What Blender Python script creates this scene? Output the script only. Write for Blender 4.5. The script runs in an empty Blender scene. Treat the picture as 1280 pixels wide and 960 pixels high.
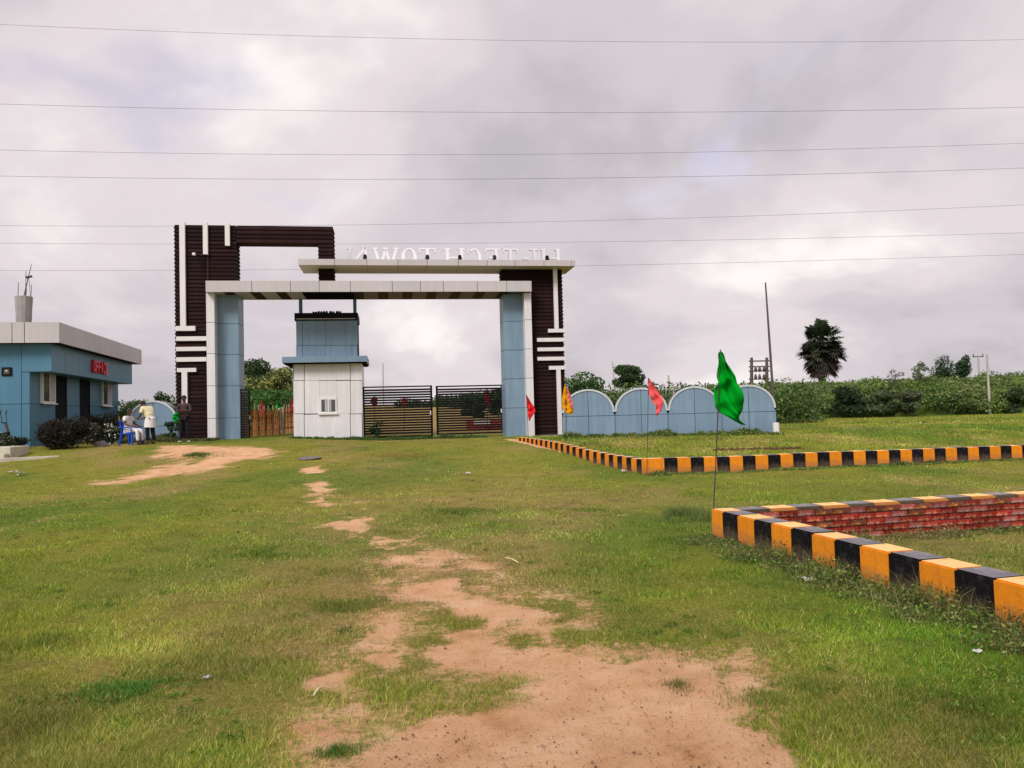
import bpy, bmesh, math, random
import numpy as np
from mathutils import Vector, Matrix, noise as mnoise
R = math.radians
random.seed(7); rng = np.random.default_rng(7)
sc = bpy.context.scene
C = sc.collection

# ------------------------------------------------------------------ camera
F = 961.0; CAMH = 1.5; PITCH = R(2.086); ROLL = R(-1.5)
cam_d = bpy.data.cameras.new('camera'); cam = bpy.data.objects.new('camera', cam_d); C.objects.link(cam)
cam_d.sensor_width = 36.0; cam_d.lens = 36.0 * F / 1280.0; cam_d.clip_end = 3000; cam_d.clip_start = 0.05
CM = Matrix.Rotation(math.pi/2 + PITCH, 4, 'X') @ Matrix.Rotation(ROLL, 4, 'Z')
cam.matrix_world = Matrix.Translation((0, 0, CAMH)) @ CM
sc.camera = cam
sc.render.resolution_x = 1024; sc.render.resolution_y = 768

# ------------------------------------------------------------------ world and sun
SUN_EL, SUN_AZ = 42.0, 208.0      # azimuth clockwise from +Y: the sun stands behind the camera, a little to the left
w = bpy.data.worlds.new('World'); sc.world = w; w.use_nodes = True
nt = w.node_tree; N = nt.nodes; L = nt.links; N.clear()
def nn(t, **kw):
    n = N.new(t)
    for k, v in kw.items(): setattr(n, k, v)
    return n
out = nn('ShaderNodeOutputWorld'); bg = nn('ShaderNodeBackground'); bg.inputs['Strength'].default_value = 0.1
sky = nn('ShaderNodeTexSky'); sky.sky_type = 'NISHITA'; sky.sun_disc = False
sky.sun_elevation = R(SUN_EL); sky.sun_rotation = R(SUN_AZ); sky.air_density = 1.2; sky.dust_density = 2.0
tc = nn('ShaderNodeTexCoord'); sep = nn('ShaderNodeSeparateXYZ'); L.new(tc.outputs['Generated'], sep.inputs[0])
za = nn('ShaderNodeMath', operation='ADD'); L.new(sep.outputs['Z'], za.inputs[0]); za.inputs[1].default_value = 0.38
zm = nn('ShaderNodeMath', operation='MAXIMUM'); L.new(za.outputs[0], zm.inputs[0]); zm.inputs[1].default_value = 0.05
dx = nn('ShaderNodeMath', operation='DIVIDE'); L.new(sep.outputs['X'], dx.inputs[0]); L.new(zm.outputs[0], dx.inputs[1])
dy = nn('ShaderNodeMath', operation='DIVIDE'); L.new(sep.outputs['Y'], dy.inputs[0]); L.new(zm.outputs[0], dy.inputs[1])
cb = nn('ShaderNodeCombineXYZ'); L.new(dx.outputs[0], cb.inputs[0]); L.new(dy.outputs[0], cb.inputs[1])
def cloud_noise(scale, detail, rough, off, dist=0.0):
    mp = nn('ShaderNodeMapping'); mp.inputs['Location'].default_value = off; L.new(cb.outputs[0], mp.inputs[0])
    n = nn('ShaderNodeTexNoise'); n.inputs['Scale'].default_value = scale; n.inputs['Detail'].default_value = detail
    n.inputs['Roughness'].default_value = rough; n.inputs['Distortion'].default_value = dist
    L.new(mp.outputs[0], n.inputs['Vector']); return n
def ramp(src, stops):
    r = nn('ShaderNodeValToRGB'); r.color_ramp.interpolation = 'EASE'
    e = r.color_ramp.elements
    while len(e) < len(stops): e.new(0.5)
    for i, (p, c) in enumerate(stops): e[i].position = p; e[i].color = (*c, 1)
    L.new(src, r.inputs[0]); return r
big = cloud_noise(1.25, 8, 0.54, (3.1, 0.6, 0), 0.25)
cloud = ramp(big.outputs['Fac'], [(0.33, (0.405, 0.38, 0.405)), (0.44, (0.50, 0.46, 0.485)), (0.54, (0.595, 0.54, 0.56)), (0.66, (0.76, 0.715, 0.705))])
gap = cloud_noise(2.2, 5, 0.5, (-2.0, 4.7, 0), 0.2)
gapm = ramp(gap.outputs['Fac'], [(0.60, (0, 0, 0)), (0.72, (0.6, 0.6, 0.6))])
sc10 = nn('ShaderNodeVectorMath', operation='SCALE'); L.new(cloud.outputs[0], sc10.inputs[0]); sc10.inputs['Scale'].default_value = 10.0
skt = nn('ShaderNodeVectorMath', operation='MULTIPLY'); L.new(sky.outputs[0], skt.inputs[0]); skt.inputs[1].default_value = (2.3, 1.5, 1.35)
hz = nn('ShaderNodeMapRange'); hz.inputs[1].default_value = 0.12; hz.inputs[2].default_value = 0.30; L.new(sep.outputs['Z'], hz.inputs[0])
gm = nn('ShaderNodeMath', operation='MULTIPLY'); L.new(gapm.outputs[0], gm.inputs[0]); L.new(hz.outputs[0], gm.inputs[1])
mx = nn('ShaderNodeMix', data_type='RGBA'); L.new(gm.outputs[0], mx.inputs[0]); L.new(sc10.outputs[0], mx.inputs[6]); L.new(skt.outputs[0], mx.inputs[7])
L.new(mx.outputs[2], bg.inputs['Color']); L.new(bg.outputs[0], out.inputs[0])
sd = bpy.data.lights.new('sun', 'SUN'); sun = bpy.data.objects.new('sun', sd); C.objects.link(sun)
sd.energy = 2.1; sd.angle = R(20); sd.color = (1.0, 0.965, 0.92)
az = R(SUN_AZ); el = R(SUN_EL)
sdir = Vector((math.sin(az)*math.cos(el), math.cos(az)*math.cos(el), math.sin(el)))
sun.rotation_euler = sdir.to_track_quat('Z', 'Y').to_euler()
vs = sc.view_settings; vs.view_transform = 'Standard'; vs.look = 'None'; vs.exposure = 0.42; vs.gamma = 1.0; vs.use_curve_mapping = False

# ------------------------------------------------------------------ measuring helpers: a sight line of the survey photo cut with a real plane
RM = CM.to_3x3()
def ray(px, py): return RM @ Vector(((px-640)/F, -(py-480)/F, -1.0))
def at(px, py, Y):
    d = ray(px, py); t = Y/d.y; return Vector((d.x*t, Y, CAMH + d.z*t))
class Frame:
    def __init__(s, O, deg):
        s.O = O; s.deg = deg; a = R(deg); s.ex = (math.cos(a), math.sin(a)); s.ey = (-math.sin(a), math.cos(a))
    def front(s, px, py, v):      # plane ey = v : (u, z)
        d = ray(px, py); t = (v + s.O[0]*s.ey[0] + s.O[1]*s.ey[1])/(d.x*s.ey[0] + d.y*s.ey[1])
        x = d.x*t - s.O[0]; y = d.y*t - s.O[1]; return x*s.ex[0] + y*s.ex[1], CAMH + d.z*t
    def side(s, px, py, u):       # plane ex = u : (v, z)
        d = ray(px, py); t = (u + s.O[0]*s.ex[0] + s.O[1]*s.ex[1])/(d.x*s.ex[0] + d.y*s.ex[1])
        x = d.x*t - s.O[0]; y = d.y*t - s.O[1]; return x*s.ey[0] + y*s.ey[1], CAMH + d.z*t
    def world(s, u, v, z=0): return Vector((s.O[0] + u*s.ex[0] + v*s.ey[0], s.O[1] + u*s.ex[1] + v*s.ey[1], z))
def sm(t):
    t = np.clip(t, 0, 1); return t*t*(3-2*t)
def gz(x, y):
    x = np.asarray(x, float); y = np.asarray(y, float)
    z = 0.42*sm((y-17-0.3*np.clip(x-3, 0, 14))/13.0) - 0.004*np.clip(x-3, 0, 14)*(y < 26) + 0.26*sm((-x-5)/6.0)*sm((y-20)/8.0)
    z = z + 0.030*np.clip(y-36, 0, 80)*sm((9-x)/12.0)
    ib = (x-2.31)*.975+(y-8.9)*.222; ia = -((x-2.31)*-.222+(y-8.9)*.975)
    z = z - 0.085*sm((ib-.12)/.1)*sm((ia-.12)/.1)*(y > 3)
    z = z + 0.012*np.sin(x*1.3+0.4*y)*np.cos(y*0.9)
    return z
def gzf(x, y): return float(gz(x, y))
def on_ground(px, py):
    d = ray(px, py); t = 2.0
    p = Vector((0, 0, CAMH))
    while t < 200:
        p = Vector((0, 0, CAMH)) + d*t
        if p.z < gzf(p.x, p.y): return p
        t += 0.02 + t*0.002
    return p
GATE = Frame((-12.35, 31.0), 9.0)
OFF = Frame((-17.9, 28.5), 12.8)

# ------------------------------------------------------------------ object helpers
def tag(o, label=None, cat=None, group=None, kind=None):
    if label: o['label'] = label
    if cat: o['category'] = cat
    if group: o['group'] = group
    if kind: o['kind'] = kind
    return o
def thing(name, label, cat, loc=(0, 0, 0), rz=0.0, group=None):
    o = bpy.data.objects.new(name, None); C.objects.link(o); o.location = loc; o.rotation_euler = (0, 0, rz); o.empty_display_size = 0.2
    return tag(o, label, cat, group)
class MB:
    def __init__(s): s.v = []; s.f = []
    def box(s, x0, x1, y0, y1, z0, z1):
        b = len(s.v)
        s.v += [(x0,y0,z0),(x1,y0,z0),(x1,y1,z0),(x0,y1,z0),(x0,y0,z1),(x1,y0,z1),(x1,y1,z1),(x0,y1,z1)]
        s.f += [tuple(b+i for i in q) for q in ((0,3,2,1),(4,5,6,7),(0,1,5,4),(1,2,6,5),(2,3,7,6),(3,0,4,7))]; return s
    def tube(s, pts, r, n=6, cap=True):
        pts = [Vector(p) for p in pts]; rs = r if isinstance(r, (list, tuple)) else [r]*len(pts)
        b = len(s.v)
        for i, p in enumerate(pts):
            d = (pts[min(i+1, len(pts)-1)] - pts[max(i-1, 0)]).normalized()
            a = d.cross(Vector((0, 0, 1))) if abs(d.z) < 0.95 else d.cross(Vector((1, 0, 0)))
            a.normalize(); c = d.cross(a)
            for k in range(n):
                t = 2*math.pi*k/n; q = p + (a*math.cos(t) + c*math.sin(t))*rs[i]; s.v.append(tuple(q))
        for i in range(len(pts)-1):
            for k in range(n):
                k2 = (k+1) % n; s.f.append((b+i*n+k, b+i*n+k2, b+(i+1)*n+k2, b+(i+1)*n+k))
        if cap: s.f.append(tuple(b+k for k in range(n))); s.f.append(tuple(b+(len(pts)-1)*n+k for k in reversed(range(n))))
        return s
    def prism(s, poly, y0, y1):           # polygon in x,z, extruded along y
        b = len(s.v); n = len(poly)
        s.v += [(x, y0, z) for x, z in poly] + [(x, y1, z) for x, z in poly]
        s.f.append(tuple(b+i for i in range(n))); s.f.append(tuple(b+n+i for i in reversed(range(n))))
        for i in range(n):
            j = (i+1) % n; s.f.append((b+j, b+i, b+n+i, b+n+j))
        return s
    def mesh(s, name, m):
        me = bpy.data.meshes.new(name); me.from_pydata(s.v, [], s.f); me.update()
        bm = bmesh.new(); bm.from_mesh(me); bmesh.ops.recalc_face_normals(bm, faces=bm.faces); bm.to_mesh(me); bm.free()
        if m: me.materials.append(m)
        return me
    def build(s, name, m, parent=None, loc=(0, 0, 0), rz=0.0, bevel=0):
        o = link(name, s.mesh(name, m), parent, loc, rz)
        if bevel:
            b = o.modifiers.new('bevel', 'BEVEL'); b.width = bevel; b.segments = 2; b.limit_method = 'ANGLE'
        return o
def link(name, me, parent=None, loc=(0, 0, 0), rz=0.0, rot=None, scale=None):
    o = bpy.data.objects.new(name, me); C.objects.link(o); o.location = loc; o.rotation_euler = rot if rot else (0, 0, rz)
    if scale: o.scale = scale
    if parent: o.parent = parent
    return o
def bx(name, m, parent, x0, x1, y0, y1, z0, z1, bevel=0): return MB().box(x0, x1, y0, y1, z0, z1).build(name, m, parent, bevel=bevel)
def raw_mesh(name, V, Fq, m, cols=None, k=4):
    """V (n,3), Fq (m,k) -> mesh, cols (n,3) as a corner-free point colour (leaf or blade tint)."""
    me = bpy.data.meshes.new(name); me.vertices.add(len(V)); me.vertices.foreach_set('co', V.astype(np.float32).ravel())
    nf = len(Fq); me.loops.add(nf*k); me.loops.foreach_set('vertex_index', Fq.astype(np.int32).ravel())
    me.polygons.add(nf); me.polygons.foreach_set('loop_start', np.arange(0, nf*k, k, dtype=np.int32))
    me.update(calc_edges=True)
    if cols is not None:
        a = me.attributes.new('tint', 'FLOAT_COLOR', 'POINT')
        a.data.foreach_set('color', np.c_[cols, np.ones(len(cols))].astype(np.float32).ravel())
    me.materials.append(m); return me

# ------------------------------------------------------------------ materials
def mat(name, col, rough=0.6, var=0.12, scale=3.0, bump=0.0, bscale=40.0, col2=None, mixscale=4.0, lo=0.45, hi=0.6, objvar=0.0, metal=0.0, spec=0.25, streak=0.0, mud=None):
    m = bpy.data.materials.new(name); m.use_nodes = True; t = m.node_tree; n = t.nodes; l = t.links
    b = n['Principled BSDF']; b.inputs['Roughness'].default_value = rough; b.inputs['Metallic'].default_value = metal
    b.inputs['Specular IOR Level'].default_value = spec
    tc = n.new('ShaderNodeTexCoord')
    def nz(s, d=5, st=(1, 1, 1)):
        mp = n.new('ShaderNodeMapping'); mp.inputs['Scale'].default_value = st; l.new(tc.outputs['Object'], mp.inputs[0])
        x = n.new('ShaderNodeTexNoise'); x.inputs['Scale'].default_value = s; x.inputs['Detail'].default_value = d; x.inputs['Roughness'].default_value = 0.6
        l.new(mp.outputs[0], x.inputs['Vector']); return x
    cur = n.new('ShaderNodeRGB'); cur.outputs[0].default_value = (*col, 1); cur = cur.outputs[0]
    if col2:
        x = nz(mixscale, 7); mr = n.new('ShaderNodeMapRange'); mr.inputs[1].default_value = lo; mr.inputs[2].default_value = hi; l.new(x.outputs['Fac'], mr.inputs[0])
        mi = n.new('ShaderNodeMix'); mi.data_type = 'RGBA'; l.new(mr.outputs[0], mi.inputs[0]); l.new(cur, mi.inputs[6]); mi.inputs[7].default_value = (*col2, 1); cur = mi.outputs[2]
    if mud:
        sx = n.new('ShaderNodeSeparateXYZ'); l.new(tc.outputs['Object'], sx.inputs[0]); x = nz(11, 8)
        mr = n.new('ShaderNodeMapRange'); mr.inputs[1].default_value = .34; mr.inputs[2].default_value = .60; mr.inputs[3].default_value = .52; mr.inputs[4].default_value = -.14; l.new(sx.outputs['Z'], mr.inputs[0])
        a_ = n.new('ShaderNodeMath'); a_.operation = 'ADD'; l.new(x.outputs['Fac'], a_.inputs[0]); l.new(mr.outputs[0], a_.inputs[1])
        m2 = n.new('ShaderNodeMapRange'); m2.inputs[1].default_value = .52; m2.inputs[2].default_value = .86; m2.inputs[4].default_value = .75; l.new(a_.outputs[0], m2.inputs[0])
        mi = n.new('ShaderNodeMix'); mi.data_type = 'RGBA'; l.new(m2.outputs[0], mi.inputs[0]); l.new(cur, mi.inputs[6]); mi.inputs[7].default_value = (*mud, 1); cur = mi.outputs[2]
    val = None
    x = nz(scale); mr = n.new('ShaderNodeMapRange'); mr.inputs[1].default_value = 0.25; mr.inputs[2].default_value = 0.75
    mr.inputs[3].default_value = 1-var; mr.inputs[4].default_value = 1+var; l.new(x.outputs['Fac'], mr.inputs[0]); val = mr.outputs[0]
    if streak:
        x = nz(2.2, 4, (3, 3, 0.25)); mr = n.new('ShaderNodeMapRange'); mr.inputs[1].default_value = 0.3; mr.inputs[2].default_value = 0.7
        mr.inputs[3].default_value = 1-streak; mr.inputs[4].default_value = 1; l.new(x.outputs['Fac'], mr.inputs[0])
        mm = n.new('ShaderNodeMath'); mm.operation = 'MULTIPLY'; l.new(val, mm.inputs[0]); l.new(mr.outputs[0], mm.inputs[1]); val = mm.outputs[0]
    if objvar:
        oi = n.new('ShaderNodeObjectInfo'); mr = n.new('ShaderNodeMapRange'); mr.inputs[3].default_value = 1-objvar; mr.inputs[4].default_value = 1+objvar
        l.new(oi.outputs['Random'], mr.inputs[0]); mm = n.new('ShaderNodeMath'); mm.operation = 'MULTIPLY'; l.new(val, mm.inputs[0]); l.new(mr.outputs[0], mm.inputs[1]); val = mm.outputs[0]
    sc_ = n.new('ShaderNodeVectorMath'); sc_.operation = 'SCALE'; l.new(cur, sc_.inputs[0]); l.new(val, sc_.inputs['Scale']); l.new(sc_.outputs[0], b.inputs['Base Color'])
    if bump:
        x = nz(bscale, 6); bp = n.new('ShaderNodeBump'); bp.inputs['Strength'].default_value = bump; bp.inputs['Distance'].default_value = 0.02
        l.new(x.outputs['Fac'], bp.inputs['Height']); l.new(bp.outputs[0], b.inputs['Normal'])
    return m
def tint_mat(name, rough=0.6, transl=0.25, var=0.15, sc_=2.0, gain=1.0):
    m = bpy.data.materials.new(name); m.use_nodes = True; t = m.node_tree; n = t.nodes; l = t.links
    b = n['Principled BSDF']; b.inputs['Roughness'].default_value = rough; b.inputs['Specular IOR Level'].default_value = 0.25
    a = n.new('ShaderNodeAttribute'); a.attribute_name = 'tint'
    x = n.new('ShaderNodeTexNoise'); x.inputs['Scale'].default_value = sc_; tc = n.new('ShaderNodeTexCoord'); l.new(tc.outputs['Object'], x.inputs['Vector'])
    mr = n.new('ShaderNodeMapRange'); mr.inputs[1].default_value = .3; mr.inputs[2].default_value = .7; mr.inputs[3].default_value = 1-var; mr.inputs[4].default_value = 1+var; l.new(x.outputs['Fac'], mr.inputs[0])
    s = n.new('ShaderNodeVectorMath'); s.operation = 'SCALE'; l.new(a.outputs['Color'], s.inputs[0]); l.new(mr.outputs[0], s.inputs['Scale'])
    l.new(s.outputs[0], b.inputs['Base Color'])
    mr.inputs[3].default_value *= gain; mr.inputs[4].default_value *= gain
    tr = n.new('ShaderNodeBsdfTranslucent'); l.new(s.outputs[0], tr.inputs['Color']); mi = n.new('ShaderNodeMixShader'); mi.inputs[0].default_value = transl
    l.new(b.outputs[0], mi.inputs[1]); l.new(tr.outputs[0], mi.inputs[2]); l.new(mi.outputs[0], n['Material Output'].inputs['Surface'])
    return m
M = {}
M['white'] = mat('white_cladding', (0.74, 0.715, 0.735), 0.4, 0.06, 0.8, streak=0.14, objvar=0.04)
M['trim'] = mat('white_trim', (0.74, 0.71, 0.71), 0.45, 0.04, 1.0, streak=0.06)
M['grey_clad'] = mat('pale_grey_cladding', (0.53, 0.49, 0.505), 0.4, 0.05, 0.8, streak=0.08, objvar=0.03)
M['joint'] = mat('dark_joint', (0.015, 0.018, 0.024), 0.9, spec=.05)
M['blue'] = mat('blue_grey_cladding', (0.20, 0.295, 0.395), 0.42, 0.10, 0.9, streak=0.20, objvar=0.05)
M['teal'] = mat('teal_blue_cladding', (0.085, 0.215, 0.32), 0.42, 0.06, 0.7, streak=0.12, objvar=0.05)
M['brown'] = mat('dark_brown_louvre', (0.021, 0.0095, 0.0095), 0.75, 0.25, 2.0, objvar=0.3, spec=0.06)
M['brown_soffit'] = mat('brown_soffit', (0.035, 0.018, 0.020), 0.7, 0.15, spec=.1)
M['black'] = mat('black_metal', (0.006, 0.005, 0.006), 0.6, 0.2, spec=.12)
M['dark'] = mat('dark_void', (0.006, 0.004, 0.004), 0.9, spec=.03)
M['door'] = mat('dark_brown_door', (0.018, 0.008, 0.008), 0.7, 0.2, spec=.1)
M['glass'] = mat('dark_glass', (0.06, 0.07, 0.08), 0.08, 0.1, spec=0.8)
M['curtain'] = mat('pale_curtain', (0.45, 0.42, 0.44), 0.8, 0.15, 8)
M['concrete'] = mat('bare_concrete', (0.42, 0.39, 0.37), 0.9, 0.2, 3, 0.4, 20, streak=0.2)
M['plaster'] = mat('old_plaster', (0.5, 0.46, 0.38), 0.9, 0.2, 3, 0.4, 20)
M['orange'] = mat('orange_kerb_paint', (0.76, 0.245, 0.008), 0.75, 0.14, 5, 0.25, 30, col2=(0.40, 0.14, 0.03), mixscale=7, lo=0.50, hi=0.74, mud=(.36, .17, .06), objvar=0.06)
M['kblack'] = mat('black_kerb_paint', (0.008, 0.007, 0.009), 0.8, 0.3, 6, 0.25, 30, spec=.08, mud=(.13, .09, .06), col2=(0.06, 0.05, 0.05), mixscale=10, lo=0.52, hi=0.78, objvar=0.15)
M['orange_top'] = mat('orange_paint_lit_top', (0.86, 0.55, 0.22), 0.7, 0.12, 6, 0.25, 30, col2=(0.62, 0.34, 0.12), mixscale=7, lo=0.56, hi=0.72, objvar=0.05)  # orange for upward faces, light from above painted into the paler colour
M['black_top'] = mat('black_paint_lit_top', (0.17, 0.16, 0.18), 0.75, 0.2, 6, 0.25, 30, col2=(0.30, 0.27, 0.26), mixscale=7, lo=0.5, hi=0.75, objvar=0.08)  # black stripe tops made greyer, overhead light put into the colour
M['brick'] = mat('red_brick', (0.34, 0.038, 0.026), 0.95, 0.5, 22, 0.9, 60, col2=(0.36, 0.19, 0.12), mixscale=22, lo=0.50, hi=0.66, objvar=0.45, spec=.05)
M['brick_stain'] = mat('stained_brick', (0.15, 0.05, 0.035), 0.95, 0.4, 12, 0.9, 60, col2=(0.38, 0.15, 0.03), mixscale=14, lo=0.52, hi=0.66, objvar=0.5, spec=.1)
M['brick_lime'] = mat('limewashed_brick', (0.36, 0.06, 0.045), 0.95, 0.4, 12, 0.9, 60, col2=(0.30, 0.21, 0.19), mixscale=20, lo=0.46, hi=0.62, objvar=0.3, spec=.1)
M['mortar'] = mat('mortar', (0.23, 0.15, 0.12), 0.95, 0.25, 10, 0.4, 40)
M['redletter'] = mat('red_sign_letter', (0.72, 0.01, 0.03), 0.35, 0.05)
M['letter'] = mat('white_channel_letter', (0.80, 0.77, 0.79), 0.4, 0.04)
M['letter_edge'] = mat('grey_letter_return', (0.07, 0.06, 0.065), 0.4, 0.04)
M['wire'] = mat('wire_grey', (0.06, 0.055, 0.065), 0.5, 0.05)
M['pole'] = mat('weathered_concrete_pole', (0.42, 0.38, 0.37), 0.9, 0.15)
M['rust'] = mat('dark_steel_pole', (0.10, 0.075, 0.07), 0.7, 0.2)
M['stick'] = mat('flag_stick', (0.05, 0.04, 0.045), 0.7, 0.2)
M['skin'] = mat('brown_skin', (0.10, 0.045, 0.028), 0.5, 0.08, 6)
M['hair'] = mat('black_hair', (0.012, 0.01, 0.01), 0.5)
M['grey_hair'] = mat('greying_hair', (0.05, 0.045, 0.045), 0.6)
M['cloth_white'] = mat('white_cotton', (0.72, 0.70, 0.72), 0.85, 0.08, 8)
M['cloth_cream'] = mat('cream_shirt', (0.74, 0.66, 0.42), 0.85, 0.08, 8)
M['cloth_brown'] = mat('dark_brown_shirt', (0.055, 0.035, 0.038), 0.85, 0.15, 8)
M['cloth_dark'] = mat('dark_trousers', (0.007, 0.007, 0.011), 0.85, 0.15, 8)
M['shoe'] = mat('white_shoe', (0.55, 0.53, 0.5), 0.6)
M['sandal'] = mat('dark_sandal', (0.03, 0.02, 0.02), 0.7)
M['plastic_blue'] = mat('blue_plastic', (0.012, 0.07, 0.50), 0.35, 0.05)
M['picket'] = mat('orange_picket', (0.85, 0.36, 0.09), 0.75, 0.25, 6, objvar=0.25, col2=(0.30, 0.08, 0.03), mixscale=4)
M['picket_dark'] = mat('dark_picket', (0.22, 0.10, 0.05), 0.75, 0.25, 6, objvar=0.3)
M['picket_tip'] = mat('pale_picket', (0.62, 0.50, 0.36), 0.75, 0.2, 6)
M['litter'] = mat('white_litter', (0.48, 0.48, 0.47), 0.6)
M['straw'] = mat('dry_straw', (0.62, 0.52, 0.33), 0.8)
M['stone'] = mat('grey_stone', (0.17, 0.15, 0.145), 0.9, 0.3, 4, 0.5, 20)
M['clod'] = mat('dark_half_buried_brick', (0.10, 0.045, 0.03), 0.9, 0.3)
M['trunk'] = mat('bark', (0.09, 0.065, 0.05), 0.95, 0.3, 6, 0.5, 20)
M['leaf'] = tint_mat('leaf', 0.6, 0.3, 0.25, 0.6, 1.5)
M['grass'] = tint_mat('grass_blade', 0.6, 0.3, 0.2, 0.7)
def cloth_mat(name, col):
    m = mat(name, col, 0.95, 0.10, 6, spec=.05); t = m.node_tree; n = t.nodes; l = t.links
    tr = n.new('ShaderNodeBsdfTranslucent'); tr.inputs['Color'].default_value = (*col, 1); mi = n.new('ShaderNodeMixShader'); mi.inputs[0].default_value = 0.22
    l.new(n['Principled BSDF'].outputs[0], mi.inputs[1]); l.new(tr.outputs[0], mi.inputs[2]); l.new(mi.outputs[0], n['Material Output'].inputs['Surface']); return m
M['f_green'] = cloth_mat('green_cloth', (0.0, 0.36, 0.02)); M['f_pink'] = cloth_mat('pink_cloth', (0.90, 0.16, 0.17))
M['f_red'] = cloth_mat('red_cloth', (0.78, 0.03, 0.04)); M['f_yellow'] = cloth_mat('yellow_cloth', (0.85, 0.38, 0.01)); M['f_lred'] = cloth_mat('red_white_cloth', (0.8, 0.25, 0.22))

# ------------------------------------------------------------------ value noise in numpy
def vnoise(x, y, seed=0):
    xi = np.floor(x).astype(np.int64); yi = np.floor(y).astype(np.int64); fx = x-xi; fy = y-yi
    def h(a, b):
        n = (a*374761393 + b*668265263 + seed*982451653) & 0xffffffff
        n = ((n ^ (n >> 13))*1274126177) & 0xffffffff
        return ((n ^ (n >> 16)) & 0xffff)/65535.0
    u = fx*fx*(3-2*fx); v = fy*fy*(3-2*fy)
    return (h(xi, yi)*(1-u) + h(xi+1, yi)*u)*(1-v) + (h(xi, yi+1)*(1-u) + h(xi+1, yi+1)*u)*v
def fbm(x, y, seed=0, o=5, g=0.55):
    s = 0; a = 1; t = 0
    for i in range(o): s = s + a*vnoise(x*2**i+17.3*i, y*2**i-9.1*i, seed+i); t += a; a *= g
    return s/t
def sdpoly(px, py, poly):
    d = np.full(px.shape, 1e9); ins = np.zeros(px.shape, bool); n = len(poly)
    for i in range(n):
        ax, ay = poly[i]; bx_, by_ = poly[(i+1) % n]; ex, ey = bx_-ax, by_-ay
        wx, wy = px-ax, py-ay; t = np.clip((wx*ex+wy*ey)/(ex*ex+ey*ey+1e-9), 0, 1)
        d = np.minimum(d, (wx-ex*t)**2 + (wy-ey*t)**2)
        c = ((ay > py) != (by_ > py)) & (px < (bx_-ax)*(py-ay)/((by_-ay) if by_ != ay else 1e-9) + ax); ins ^= c
    d = np.sqrt(d); return np.where(ins, d, -d)
DIRT = [  # outlines of the bare patches, taken on the photograph and laid on the ground
 ([(410,1010),(440,945),(470,915),(530,900),(610,878),(560,862),(545,838),(520,818),(560,796),(592,778),(560,762),(500,750),(490,735),(540,722),(575,720),(600,742),(640,752),(690,765),(708,785),(690,803),(760,815),(850,812),(910,828),(925,865),(975,900),(1020,930),(1060,965),(1090,1010)], 0.085),
 ([(372,846),(440,838),(455,855),(425,872),(378,864)], 0.05),
 ([(455,822),(505,815),(500,832),(465,836)], 0.05),
 ([(412,654),(458,646),(466,662),(500,676),(486,689),(455,686),(450,668),(428,664)], 0.12),
 ([(384,606),(398,596),(416,605),(408,618),(412,634),(394,630),(388,615)], 0.14),
 ([(372,586),(402,582),(404,591),(380,593)], 0.1),
 ([(95,608),(150,596),(196,583),(225,575),(190,570),(200,557),(262,556),(350,561),(330,573),(280,583),(230,592),(190,599),(130,610)], 0.28),
 ([(628,549),(655,548),(720,562),(700,566),(660,556)], 0.05),
]
THIN = [([(330,1010),(370,940),(385,860),(420,800),(480,765),(470,700),(520,680),(610,700),(720,750),(760,800),(930,810),(1010,900),(1100,1010)], .16), ([(400,560),(430,560),(440,640),(520,660),(560,700),(500,720),(430,690),(390,650),(372,600)], .3), ([(640,790),(700,780),(720,800),(690,815)], .05)]
ISLES = [([(590,800),(640,775),(672,785),(690,812),(645,815)], .07), ([(500,858),(560,838),(640,842),(690,850),(640,868),(590,880)], .06), ([(600,872),(660,862),(650,880)], .05), ([(225,572),(262,566),(258,576),(232,582)], .2),
         ([(838,850),(872,848),(866,864),(845,868)], .03), ([(395,940),(448,934),(446,950),(400,954)], .03)]
for lst in (DIRT, ISLES, THIN):
    for i, (pl, a) in enumerate(lst): lst[i] = ([tuple(on_ground(*p)[:2]) for p in pl], a)
def dirt_mask(x, y):
    n1 = fbm(x*1.6, y*1.6, 3)-0.5; n2 = fbm(x*7, y*7, 9)-0.5
    m = np.full(x.shape, -9.0)
    for pl, a in DIRT: m = np.maximum(m, (sdpoly(x, y, pl) + n1*a*5.0 + n2*a*4.6 - a*.45)/a)
    for pl, a in ISLES: m = np.minimum(m, -(sdpoly(x, y, pl) + n1*a*2.5 + n2*a*2)/a + 0.6)
    n3 = fbm(x*3.3+9, y*3.3, 17, 5)-.5
    for pl, a in THIN: m = np.maximum(m, np.minimum((sdpoly(x, y, pl) + n1*a*3)/a*.8, (0.0 if a < .2 else -1.25)+4.5*n3 + 1.5*n2))
    sc2 = fbm(x*0.55+5, y*0.55, 21)             # thin worn ground in the trodden strip
    strip = np.exp(-((x - (-0.10*y+0.35))/1.1)**2)*np.clip(1.3-y/16, 0, 1)
    worn = (sc2 + 0.30*strip + 0.25*n2 - 0.86)*9
    m = np.maximum(m, np.minimum(worn, -0.15))
    return 1/(1+np.exp(-np.clip(m*1.25, -30, 30)))

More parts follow.
